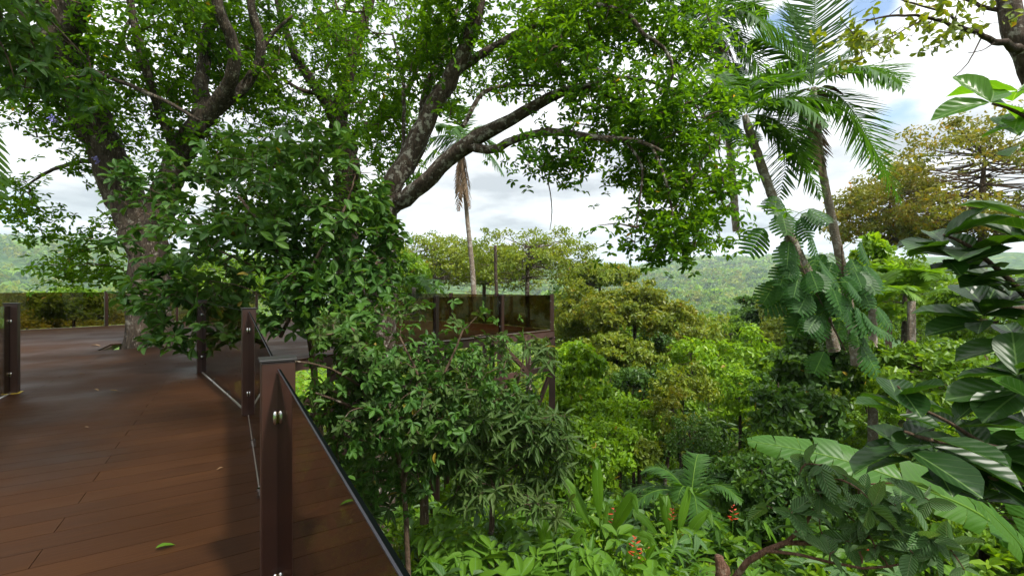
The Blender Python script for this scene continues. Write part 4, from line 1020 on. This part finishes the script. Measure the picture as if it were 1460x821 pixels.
# sparse branch, upper right
def sparse_tree():
    t = thing('sparse_tree', 'thin branched tree with few small yellowing leaves at the top right corner', 'tree', P(1490, 200, 5)); org = np.array(t.location)
    lb = [[(1530, 420, 5.2, .16), (1500, 200, 5.1, .13), (1470, 90, 5, .12), (1448, 50, 5, .11), (1438, 0, 5, .10), (1430, -60, 5, .09)],
          [(1462, 75, 5, .05), (1420, 58, 4.8, .03), (1375, 42, 4.7, .022), (1335, 28, 4.6, .016), (1280, 22, 4.5, .011), (1235, 30, 4.4, .006)],
          [(1375, 42, 4.7, .015), (1350, 20, 4.5, .011), (1310, 8, 4.5, .008), (1270, -5, 4.4, .005)],
          [(1450, 20, 5, .03), (1400, 10, 5.1, .02), (1360, -10, 5.2, .012)],
          [(1320, 26, 4.6, .009), (1280, 48, 4.4, .007), (1240, 70, 4.3, .005), (1210, 82, 4.2, .003)],
          [(1400, 52, 4.8, .009), (1380, 90, 4.7, .006), (1360, 110, 4.7, .003)], [(1420, 60, 4.8, .008), (1400, 72, 4.7, .005), (1380, 76, 4.7, .003)]]
    sk = []
    for i, b in enumerate(lb):
        mb = MB(); S = limb(mb, b, .08, 12 if i == 0 else 6, .04, .0 if i == 0 else .3); mb.build('trunk' if i == 0 else 'branch', M['barkC' if i == 0 else 'barkD'], t, org)
        if i: sk.append(S[3:, :3])
    tips = blob_points([(1300, 30, 90, 40, 4.5, .6, 46), (1230, 80, 50, 30, 4.3, .5, 22), (1370, 30, 60, 40, 4.7, .5, 26), (1190, 60, 30, 20, 4.3, .3, 8)], 1, 1.5, -.3, 2.2)
    lf = MB(); A = twigs(lf, np.vstack(sk), tips, .004, .0015, mat=1); rosettes(lf, tips, A + rng.normal(0, .4, A.shape), 4, .085, .6, (40, 110), .4, T_OBOV, 0, .12)
    lf.build('crown', [M['f_olive'], M['barkD']], t, org)
sparse_tree()

# ------------------------------------------------------------------ banana leaf, ribbed shrub and flowers
def long_leaf(name, t, org, path, w, mat, face, k=44, torn=.0, rib=.012, fold=.25, expo=1.0):
    """banana type blade: a midrib path with two pleated halves, torn here and there"""
    A = np.array([P(*q) if isinstance(q, tuple) else q for q in path]); S = spline(np.hstack([A, np.zeros((len(A), 1))]), .02)[:, :3]
    u = np.linspace(0, 1, k + 1); idx = np.linspace(0, len(S) - 1, k + 1)
    C = np.stack([np.interp(idx, np.arange(len(S)), S[:, j]) for j in range(3)], -1)
    T = nrm(np.gradient(C, axis=0)); N = nrm(np.asarray(face, float)); Sd = nrm(np.cross(N[None], T)); N2 = np.cross(T, Sd)
    W = w * np.clip(np.sin(np.pi * np.clip(u ** expo * .95 + .04, 0, 1)) ** (.55 if torn else .85), .02, 1)
    mb = MB()
    for sg in (-1, 1):
        i = 0
        while i < k:
            seg = k - i if torn == 0 else int(rng.integers(3, 9)); seg = min(seg, k - i)
            tw = rng.normal(0, torn * .35); sh = rng.normal(0, torn * .04)
            r = np.arange(i, i + seg + 1)
            inset = np.zeros(len(r)); 
            rows = []
            for q, f in ((0, 0), (.35, .05), (.7, .02), (1, -.12)):
                off = Sd[r] * sg * (W[r] * q)[:, None] + N2[r] * (W[r] * (f * fold * 4 * (.6) + tw * q * q))[:, None] + T[r] * (W[r] * q * (.25 + sh))[:, None]
                if torn and q > .1 and len(r) > 2: off += T[r] * (np.linspace(1, -1, len(r)) * .006 * q)[:, None]
                rows.append(C[r] + off)
            V = np.stack(rows, 1); nR = 4; m = len(r)
            Q = [(a * nR + b, (a + 1) * nR + b, (a + 1) * nR + b + 1, a * nR + b + 1) for a in range(m - 1) for b in range(nR - 1)]
            if sg < 0: Q = [qq[::-1] for qq in Q]
            uv = np.stack([np.broadcast_to(.5 + sg * np.array([0.0, .175, .35, .5]) * 1.0, (m, 4)), np.broadcast_to(u[r][:, None], (m, 4))], -1)
            mb.add(V, Q, uv, 0, True); i += seg
    tube(mb, C - N2 * .002, np.linspace(rib, rib * .25, k + 1), 6, 0, 1)
    return mb.build(name, [M[mat], M['palmY']], t, org)

def banana():
    t = thing('banana_plant', 'banana plant with a huge split leaf stretched across the lower right', 'plant', P(1500, 900, 3.2)); org = np.array(t.location)
    mb = MB(); tube(mb, np.array([P(1530, 1100, 3.3), P(1510, 900, 3.2), P(1490, 800, 3.1)]), np.array([.1, .09, .06]), 10, .04); mb.build('stem', M['palmY'], t, org)
    long_leaf('leaf', t, org, [(1500, 815, 3.0), (1400, 735, 3.1), (1300, 690, 3.2), (1200, 655, 3.35), (1120, 637, 3.5), (1066, 628, 3.6)], .17, 'banana', (.15, -.75, .75), 60, .35, .014, .3)
    long_leaf('leaf', t, org, [(1500, 830, 3.0), (1440, 760, 2.8), (1400, 720, 2.7), (1345, 660, 2.6)], .15, 'banana', (.5, -.6, .6), 36, .3, .012)
    long_leaf('leaf', t, org, [(1510, 820, 3.1), (1480, 700, 3.3), (1440, 620, 3.5), (1400, 580, 3.7)], .2, 'banana', (-.3, -.7, .5), 36, .3, .012)
banana()

shrub('ribbed_leaf_shrub', 'shrub with reddish arching branch and grey green ribbed leaves at bottom right', P(1040, 860, 3),
      [[(1030, 850, 2.9, .024), (1065, 800, 2.8, .02), (1120, 773, 2.7, .015), (1180, 775, 2.65, .011), (1240, 765, 2.6, .007)],
       [(1120, 773, 2.7, .012), (1150, 745, 2.65, .01), (1170, 700, 2.6, .008), (1165, 665, 2.6, .006)],
       [(1090, 785, 2.75, .012), (1140, 790, 2.6, .009), (1230, 810, 2.45, .007), (1300, 800, 2.4, .005)],
       [(1225, 800, 3, .02), (1228, 740, 2.9, .016), (1225, 690, 2.8, .01)]],
      [(1165, 680, 50, 28, 2.6, .15, 8), (1240, 720, 60, 40, 2.6, .25, 8), (1290, 750, 50, 35, 2.5, .2, 6), (1180, 760, 60, 25, 2.6, .2, 6), (1300, 700, 40, 30, 2.6, .2, 4), (1250, 790, 70, 25, 2.4, .2, 5), (1110, 720, 35, 30, 2.7, .15, 3), (1340, 790, 60, 25, 2.4, .2, 4)],
      'ribbed', .15, T_OVA, .46, 4, 4.4, (50, 100), .35, .5, -.5, bark='barkR', r0=.006)

def heliconia(label, px, py, Z, leaves, flower=None, name='heliconia', mat='heli'):
    Zo = Z; b = hit(px, py); Z = b[1]; ws = Z / Zo
    t = thing(name, label, 'plant', b); org = np.array(t.location)
    st = MB()
    for (tx, ty, dz, bend, w) in leaves:
        tip = P(tx, ty, Z + dz * ws); w = w * ws; v = tip - b
        m1 = b + v * .35 + np.array([0, 0, bend * np.linalg.norm(v) * .5]); m2 = b + v * .72 + np.array([0, 0, bend * np.linalg.norm(v) * .6])
        path = spline(np.array([[*b, 0], [*m1, 0], [*m2, 0], [*tip, 0]]), .06)[:, :3]
        cut = int(len(path) * .38)
        tube(st, path[:cut + 1], np.linspace(.013, .007, cut + 1) * ws, 6, 0)
        d = nrm(tip - b); face = nrm(np.array([-d[0] * .5, -.75, .55]))
        long_leaf('leaf', t, org, list(path[cut::max(1, (len(path) - cut) // 6)]) + [tip + np.array([0, -.1, -.1]) * ws * rng.uniform(.3, 1.6)], w * rng.uniform(.6, .9), mat, face + rng.normal(0, .25, 3), 26, .12 if rng.uniform() < .3 else 0, .006, rng.uniform(.3, .7), rng.uniform(.75, 1.0))
    st.build('stalk', M['heli'], t, org)
    if flower:
        fx, fy, n, L = flower; L *= ws; mb = MB(); f = P(fx, fy, Z - .05)
        tube(mb, np.array([b, (b + f) / 2 + np.array([.02, 0, 0]), f + np.array([0, 0, L])]), np.array([.008, .007, .004]), 6, 0, 1)
        for i in range(n + 3):
            sg = 1 if i % 2 else -1; c = f + np.array([rng.normal(0, .06) * L, 0, L * 1.1 * i / n])
            place(mb, np.array([c]), np.array([[sg * rng.uniform(.5, 1.1), rng.uniform(-.5, .3), rng.uniform(.0, .8)]]), np.array([[rng.normal(0, .3), -1, .3]]), L * rng.uniform(.45, .9) * (1 - .45 * i / n), L * .13, T_FOLD, 0)
        mb.build('flower', [M['red'], M['heli']], t, org)
    return t
heliconia('tall heliconia with an upright pale leaf and a red flower at lower centre', 858, 790, 5.6,
          [(850, 655, 0, .02, .09), (800, 680, .2, .15, .09), (905, 705, -.2, .1, .1), (925, 770, -.3, .25, .1), (795, 745, 0, .2, .08), (870, 720, .3, .05, .09)], (876, 752, 6, .16))
heliconia('heliconia with broad bright leaves at the bottom left of the undergrowth', 790, 830, 4.6,
          [(735, 755, 0, .15, .08), (770, 735, .1, .1, .09), (830, 760, 0, .12, .09), (860, 800, -.1, .25, .08), (720, 800, 0, .25, .08)])
heliconia('heliconia with arching leaves and a red flower between the two taller blooms', 960, 800, 6,
          [(905, 730, 0, .15, .09), (945, 700, .2, .08, .09), (1010, 730, 0, .15, .09), (985, 690, .2, .08, .09), (930, 770, 0, .25, .09)], (958, 742, 6, .11))
heliconia('small broad leaved plant with a red flower head right of centre', 1040, 810, 4.6,
          [(1000, 760, 0, .2, .07), (1075, 760, 0, .2, .07), (1015, 735, .2, .1, .06), (1090, 790, 0, .3, .06)], (1045, 742, 5, .1))
heliconia('small plant with thin red bracts below the banana leaf', 1225, 850, 3.4,
          [(1190, 800, 0, .2, .05), (1265, 800, 0, .2, .05), (1150, 830, 0, .2, .05)], (1232, 790, 6, .1))
heliconia('leafy bright green plant with a red bloom at the bottom centre edge', 900, 850, 4.2,
          [(850, 790, 0, .2, .09), (900, 770, .1, .1, .09), (950, 790, 0, .2, .09), (975, 820, 0, .25, .08), (830, 825, 0, .25, .08)], (905, 792, 6, .12))
heliconia('bright strap leaved plant at bottom right behind the ribbed shrub', 1130, 830, 5.2,
          [(1090, 745, 0, .15, .09), (1130, 720, .1, .1, .1), (1180, 750, 0, .15, .09), (1060, 790, 0, .2, .09), (1210, 790, 0, .2, .09)])
heliconia('bright strap leaved plant under the fig branches at bottom right', 1330, 850, 4.4,
          [(1280, 770, 0, .15, .09), (1340, 745, .1, .1, .1), (1400, 770, 0, .15, .09), (1420, 815, 0, .2, .09)])

def red_plant(label, px, py):
    b = hit(px, py + 30); t = thing('red_leaf_plant', label, 'plant', b); org = np.array(t.location); top = P(px, py, b[1] - .1)
    mb = MB(); tube(mb, np.array([b, (b + top) / 2 + np.array([.03, 0, 0]), top]), np.array([.012, .009, .006]), 6, 0); mb.build('stem', M['barkR'], t, org)
    lf = MB(); C = top + rng.normal(0, .13, (7, 3)); rosettes(lf, C, (0, -.3, 1), 4, .10, .5, (50, 110), .3, T_OVA, 0, .05, .3, True); rosettes(lf, C[:3] + np.array([0, 0, -.2]), (0, -.3, 1), 4, .2, .5, (50, 110), .3, T_OVA, 1, .05, .3, True)
    lf.build('foliage', [M['brownfl'], M['ribbed']], t, org)
red_plant('rusty red leaved plant standing just right of the stump', 1050, 765)
red_plant('rusty red leaved plant left of the stump among the bright leaves', 965, 752)
red_plant('rusty red leaved plant above the banana leaf at its middle', 1205, 680)
red_plant('rusty red leaved plant near the bottom edge below the cycad like palm', 925, 800)
def compound_plant(label, px, py, Z, tips, L):
    Zo = Z; b = hit(px, py); Z = b[1]; ws = Z / Zo; L *= ws; t = thing('compound_leaf_plant', label, 'plant', b); org = np.array(t.location)
    for (tx, ty, dz) in tips:
        tip = P(tx, ty, Z + dz * ws); v = tip - b; mb = MB()
        S = spline(np.array([[*b, 0], [*(b + v * .4 + np.array([0, 0, .18 * ws])), 0], [*(b + v * .75 + np.array([0, 0, .16 * ws])), 0], [*tip, 0]]), .05)[:, :3]
        tube(mb, S, np.linspace(.008, .003, len(S)) * ws, 5, 0, 1)
        k = 8; ii = np.linspace(len(S) * .25, len(S) - 1, k).astype(int); T = nrm(np.gradient(S, axis=0))[ii]
        sd = nrm(np.cross(T, (0, -.3, 1)))
        for sg in (-1, 1):
            place(mb, S[ii], nrm(T * .45 + sd * sg + np.array([0, 0, -.25])), np.array([0, -.25, 1.]) + rng.normal(0, .1, (k, 3)), np.full(k, L) * rng.uniform(.85, 1.1, k), np.full(k, L * .36), T_OVA, 0, True)
        place(mb, S[-1:], T[-1:], np.array([[0, -.3, 1.]]), L, L * .36, T_OVA, 0, True)
        mb.build('leaf', [M['compound'], M['palmY']], t, org)
M['compound'] = leaf_mat('leaf_compound', [(.06, .145, .010), (.085, .18, .013), (.11, .22, .018)], .4, .5, .25, vein=(11, .5, .5, (.10, .21, .05)), odd=0)
compound_plant('plant with big ladder shaped compound leaves just right of the near railing', 660, 850, 4.4,
               [(605, 765, 0), (640, 755, .2), (690, 765, .1), (600, 810, -.1), (720, 790, 0), (660, 800, -.4)], .17)
compound_plant('plant with ladder shaped compound leaves at the bottom centre', 800, 870, 4.0,
               [(745, 800, 0), (790, 780, .1), (850, 800, 0), (870, 815, -.1)], .16)

# dark fern frond at the left edge and hanging foliage in the upper left corner
t = thing('fern', 'dark fern frond hanging down at the left edge of the picture', 'fern', P(-30, 130, 3)); org = np.array(t.location)
frond(t, org, P(-22, 150, 3), (.16, 0, -1), .62, .02, 12, .14, 'f_dark', wl=.04, hang=.1, rach=.006)
shrub('hanging_creeper', 'leafy creeper hanging in the upper left corner in front of the limb', P(-60, -60, 5),
      [[(-120, -120, 5, .03), (-20, -40, 5, .02), (40, 40, 5, .012), (35, 125, 5, .006)], [(-20, -40, 5, .02), (60, 20, 5.2, .012), (120, 80, 5.2, .006)], [(-60, 0, 4.8, .015), (0, 60, 4.8, .01), (20, 110, 4.8, .005)]],
      [(25, 45, 65, 60, 5, .7, 95), (10, 100, 50, 35, 4.9, .5, 34), (90, 100, 35, 40, 5.2, .5, 18), (120, 130, 25, 30, 5.4, .4, 8)],
      'shrub', .14, T_OVA, .42, 5, 12.5, (50, 110), .5, .3, -.25, cat='creeper')

# broken stump in the undergrowth
mb = MB(); S = spline(np.array([[*P(1032, 1100, 3.6), .06], [*P(1030, 860, 3.6), .05], [*P(1028, 815, 3.6), .046], [*P(1024, 792, 3.6), .03]]), .03); tube(mb, S[:, :3], S[:, 3], 10, .16)
tag(mb.build('stump', M['barkR']), 'broken brown stump at the bottom edge beside the arching branch', 'stump')

# fallen leaves on the boards
def fallen(label, px, py, L, yaw, mat, curl=.15):
    o = G(px, py, .006); mb = MB(); d = np.array([math.cos(yaw), math.sin(yaw), .03])
    place(mb, np.array([o + np.array([0, 0, .012])]), d[None], np.array([[0, 0, 1.]]), L, L * .42, T_OVA, 0, True)
    tag(mb.build('fallen_leaf', M[mat]), label, 'leaf', 'fallen leaves on the deck')
fallen('green fallen leaf lying on the near boards', 222, 784, .085, .75, 'heli')
fallen('dry brown fallen leaf on the boards in the middle of the walkway', 156, 558, .1, .4, 'litter')
fallen('small dark fallen leaf left of the brown one on the walkway', 134, 556, .09, -.3, 'litter')
fallen('pale yellow fallen leaf on the platform left of the trunk', 130, 493, .22, .2, 'dead')
fallen('tiny dry leaf on the boards right of the left railing post', 112, 534, .08, .9, 'litter')

for (px, py, q) in ((318, 668, 0), (205, 520, 0), (120, 610, 1), (262, 545, 0)):
    fallen('small dry leaf fragment scattered on the deck boards', px, py, .045 if py > 580 else .06, rng.uniform(0, 6), ('litter', 'dead')[q])
# ------------------------------------------------------------------ undergrowth and the far forest
def undergrowth():
    lf = MB()
    n = 7600
    r = 3.2 + 36 * rng.uniform(0, 1, n) ** 1.3; az = rng.uniform(-1.45, .95, n)
    x, y = r * np.sin(az), r * np.cos(az); z = ground_h(x, y)
    C = np.stack([x, y, z + .12 + .5 * rng.uniform(0, 1, n) ** 2 * np.clip(r / 8, .5, 2.5)], -1)
    sz = .10 + .012 * r
    for lo, hi, L in ((0, 8, .16), (8, 14, .24), (14, 24, .36), (24, 60, .55)):
        k = (r >= lo) & (r < hi)
        kk = np.where(k)[0]; cls = (vnoise(C[kk], .55, 3.0) * 1.6 + rng.uniform(0, 1, len(kk)) * .9 + .15)
        for mi, (a_, b_, w_, f_) in enumerate(((-9, .35, .42, .9), (.35, .75, .36, 1.0), (.75, 9, .46, .8))):
            c_ = kk[(cls >= a_) & (cls < b_)]
            rosettes(lf, C[c_], np.array([0, 0, 1.]) + rng.normal(0, .35, (len(c_), 3)), 11, L * f_, w_, (25, 100), .2, T_FOLD, mi, L * .9, .3)
    n = 520; r = 5.2 + 8 * rng.uniform(0, 1, n); az = rng.uniform(-.3, .85, n); x, y = r * np.sin(az), r * np.cos(az)
    C = np.stack([x, y, ground_h(x, y) + rng.uniform(.2, .75, n)], -1); cls = rng.integers(0, 3, n)
    for mi in range(3):
        rosettes(lf, C[cls == mi], np.array([0, 0, 1.]) + rng.normal(0, .3, ((cls == mi).sum(), 3)), (7, 6, 9)[mi], (.26, .32, .3)[mi], (.46, .5, .26)[mi], (40, 105), .3, (T_OVA, T_BIG, T_LAN)[mi], (3, 4, 5)[mi], .12, .3, True)
    o = lf.build('undergrowth', [M['f_dark'], M['f_mid'], M['f_bright'], M['ribbed'], M['compound'], M['heli']]); tag(o, 'low leafy undergrowth covering the slope', 'undergrowth', kind='stuff')
    gr = MB(); n = 16000
    r = 3.0 + 14 * rng.uniform(0, 1, n) ** 1.3; az = rng.uniform(-.4, .85, n); x, y = r * np.sin(az), r * np.cos(az); z = ground_h(x, y)
    C = np.stack([x, y, z - .12], -1); D = np.stack([rng.normal(0, .5, n), rng.normal(0, .5, n), np.ones(n)], -1)
    Ls = rng.uniform(.2, .5, n); place(gr, C, D, rng.normal(0, 1, (n, 3)), Ls, np.full(n, .022), T_NARROW)
    tag(gr.build('grass', M['grass']), 'grass blades between the plants on the slope', 'grass', kind='stuff')
undergrowth()

def far_forest():
    """closed forest from the ravine to the foot of the hills: thousands of crowns"""
    groups = {k: MB() for k in ('f_dark', 'f_mid', 'f_olive', 'f_bright', 'f_ochre')}
    keys = list(groups); pr = [.22, .36, .24, .08, .10]
    def ring(r0, r1, n, size, leaves, leaf):
        r = np.sqrt(rng.uniform(r0 ** 2, r1 ** 2, n)); az = np.where(rng.uniform(0, 1, n) < .72, rng.uniform(.02, .62, n), rng.uniform(-.95, .02, n))
        x, y = r * np.sin(az), r * np.cos(az); gh = ground_h(x, y) + (ground_noise(x, y) if r0 > 60 else 0)
        sp = rng.choice(len(keys), n, p=pr)
        R = size * rng.uniform(.6, 1.35, n); H = R * rng.uniform(.9, 1.9, n) * 1.0
        for s_, key in enumerate(keys):
            k = np.where(sp == s_)[0]
            if len(k) == 0: continue
            m = len(k); q = nrm(rng.normal(0, 1, (m, leaves, 3))); q[..., 2] = np.abs(q[..., 2]) * 1.1 - .25
            lump = 1 + .22 * np.sin(q[..., 0] * 5 + x[k][:, None]) * np.sin(q[..., 1] * 5 + y[k][:, None]) + rng.normal(0, .09, (m, leaves))
            pos = np.stack([x[k][:, None] + q[..., 0] * R[k][:, None] * lump, y[k][:, None] + q[..., 1] * R[k][:, None] * lump, (gh[k] + H[k] * .8)[:, None] + q[..., 2] * R[k][:, None] * .8 * lump], -1).reshape(-1, 3)
            out = nrm(q.reshape(-1, 3) + rng.normal(0, .35, (m * leaves, 3)))
            D = nrm(np.cross(out, rng.normal(0, 1, out.shape)))
            Ls = np.repeat(R[k], leaves) * leaf * rng.uniform(.6, 1.3, m * leaves)
            place(groups[key], pos, D, out, Ls, Ls * .75, T_DIA)
    ring(46, 75, 80, 3.6, 900, .12)
    ring(70, 130, 260, 4.2, 420, .18)
    ring(120, 330, 850, 5.0, 150, .30)
    ring(300, 800, 2200, 6.5, 54, .52)
    ring(750, 1400, 2600, 8.5, 26, .8)
    ring(1350, 2500, 9000, 11, 14, .95)
    nm = {'f_dark': 'dark green', 'f_mid': 'mid green', 'f_olive': 'olive', 'f_bright': 'bright green', 'f_ochre': 'ochre'}
    for key, mb in groups.items():
        tag(mb.build('distant_forest', M[key]), nm[key] + ' crowns of the closed forest filling the valley', 'forest', kind='stuff')
far_forest()

# ------------------------------------------------------------------ air
def haze():
    me = bpy.data.meshes.new('haze'); bm = bmesh.new(); bmesh.ops.create_cube(bm, size=1)
    bmesh.ops.scale(bm, vec=(12600, 12600, 460), verts=bm.verts); bmesh.ops.translate(bm, vec=(0, 0, 140), verts=bm.verts)
    bm.to_mesh(me); bm.free()
    o = bpy.data.objects.new('haze', me); COL.objects.link(o)
    m, nt, nd, lk = newmat('haze_air'); pv = nd.new('ShaderNodeVolumePrincipled')
    pv.inputs['Color'].default_value = (.74, .87, 1, 1); pv.inputs['Density'].default_value = .00014; pv.inputs['Anisotropy'].default_value = .2
    out = nd.new('ShaderNodeOutputMaterial'); lk.new(pv.outputs[0], out.inputs['Volume']); me.materials.append(m)
    tag(o, 'pale haze over the valley', 'haze', kind='stuff')
haze()

# ------------------------------------------------------------------ sky, sun, camera
SUN_EL, SUN_AZ = math.radians(56), math.radians(132)     # azimuth clockwise from the view direction
w = bpy.data.worlds.new('World'); sc.world = w; w.use_nodes = True
nt = w.node_tree; nd, lk = nt.nodes, nt.links; nd.clear()
sky = nd.new('ShaderNodeTexSky'); sky.sky_type = 'NISHITA'; sky.sun_disc = False
sky.sun_elevation = SUN_EL; sky.sun_rotation = SUN_AZ; sky.air_density = 1.0; sky.dust_density = .6
tc = nd.new('ShaderNodeTexCoord'); sp = nd.new('ShaderNodeSeparateXYZ'); lk.new(tc.outputs['Generated'], sp.inputs[0])
def wm(op, a, b=None, c=None):
    k = nd.new('ShaderNodeMath'); k.operation = op
    for i, q in enumerate((a, b, c)):
        if q is None: continue
        if isinstance(q, (int, float)): k.inputs[i].default_value = q
        else: lk.new(q, k.inputs[i])
    return k.outputs[0]
zc = wm('MAXIMUM', sp.outputs[2], 0.0); den = wm('ADD', zc, .16)
cb = nd.new('ShaderNodeCombineXYZ'); lk.new(wm('DIVIDE', sp.outputs[0], den), cb.inputs[0]); lk.new(wm('DIVIDE', sp.outputs[1], den), cb.inputs[1])
n1 = nd.new('ShaderNodeTexNoise'); n1.inputs['Scale'].default_value = 1.1; n1.inputs['Detail'].default_value = 8; n1.inputs['Roughness'].default_value = .55
lk.new(cb.outputs[0], n1.inputs['Vector'])
n2 = nd.new('ShaderNodeTexNoise'); n2.inputs['Scale'].default_value = 1.5; n2.inputs['Detail'].default_value = 8
mp = nd.new('ShaderNodeMapping'); mp.inputs['Location'].default_value = (4.3, 1.2, 0); lk.new(cb.outputs[0], mp.inputs['Vector']); lk.new(mp.outputs[0], n2.inputs['Vector'])
def hole(px, py, r):                                       # a gap in the cloud deck round one direction
    d = nrm(P(px, py, 1.0) - np.array([0, 0, HC]))
    vm = nd.new('ShaderNodeVectorMath'); vm.operation = 'DISTANCE'; lk.new(tc.outputs['Generated'], vm.inputs[0]); vm.inputs[1].default_value = tuple(d)
    mr = nd.new('ShaderNodeMapRange'); mr.interpolation_type = 'SMOOTHSTEP'; mr.inputs[1].default_value = 0; mr.inputs[2].default_value = r; mr.inputs[3].default_value = .34; mr.inputs[4].default_value = 0
    lk.new(vm.outputs['Value'], mr.inputs[0]); return mr.outputs[0]
cov = wm('ADD', n1.outputs['Fac'], .05)
for h in ((1282, 168, .10), (1240, 8, .08), (1108, 42, .08), (20, 300, .08)): cov = wm('SUBTRACT', cov, hole(*h))
mk = nd.new('ShaderNodeMapRange'); mk.interpolation_type = 'SMOOTHSTEP'; mk.inputs[1].default_value = .16; mk.inputs[2].default_value = .33; lk.new(cov, mk.inputs[0])
shade = ramp(nd, [(.38, (2.8, 2.95, 3.15)), (.48, (4.5, 4.62, 4.75)), (.585, (6.2, 6.25, 6.3))]); lk.new(n2.outputs['Fac'], shade.inputs[0])
boost = wm('ADD', 1.0, wm('MULTIPLY', wm('POWER', zc, 1.5), 2.6))    # an overcast deck is brightest overhead
vs = nd.new('ShaderNodeVectorMath'); vs.operation = 'SCALE'; lk.new(shade.outputs[0], vs.inputs[0]); lk.new(boost, vs.inputs['Scale'])
mx = nd.new('ShaderNodeMix'); mx.data_type = 'RGBA'; ss = nd.new('ShaderNodeVectorMath'); ss.operation = 'SCALE'; ss.inputs['Scale'].default_value = 1.4; lk.new(sky.outputs[0], ss.inputs[0])
lk.new(mk.outputs[0], mx.inputs[0]); lk.new(ss.outputs[0], mx.inputs[6]); lk.new(vs.outputs[0], mx.inputs[7])
bg = nd.new('ShaderNodeBackground'); bg.inputs['Strength'].default_value = .11; lk.new(mx.outputs[2], bg.inputs['Color'])
wo = nd.new('ShaderNodeOutputWorld'); lk.new(bg.outputs[0], wo.inputs[0])

sd = bpy.data.lights.new('sun', 'SUN'); sd.energy = 5.0; sd.angle = math.radians(4); sd.color = (1, .95, .87)
so_ = bpy.data.objects.new('sun', sd); COL.objects.link(so_)
sv = Vector((math.sin(SUN_AZ) * math.cos(SUN_EL), math.cos(SUN_AZ) * math.cos(SUN_EL), math.sin(SUN_EL)))
so_.rotation_euler = sv.to_track_quat('Z', 'Y').to_euler()

cd = bpy.data.cameras.new('camera'); co = bpy.data.objects.new('camera', cd); COL.objects.link(co)
co.location = (0, 0, HC); co.rotation_euler = (math.radians(90), 0, 0)
cd.sensor_width = 36; cd.lens = 36 * F / 1460; cd.clip_start = .05; cd.clip_end = 20000
sc.camera = co
sc.view_settings.view_transform = 'Standard'; sc.view_settings.look = 'None'; sc.view_settings.gamma = 1
sc.view_settings.exposure = 0.62
cy = sc.cycles
cy.max_bounces = 8; cy.diffuse_bounces = 4; cy.glossy_bounces = 3; cy.transmission_bounces = 6; cy.transparent_max_bounces = 12; cy.volume_bounces = 1
cy.use_denoising = True; cy.caustics_reflective = False; cy.caustics_refractive = False
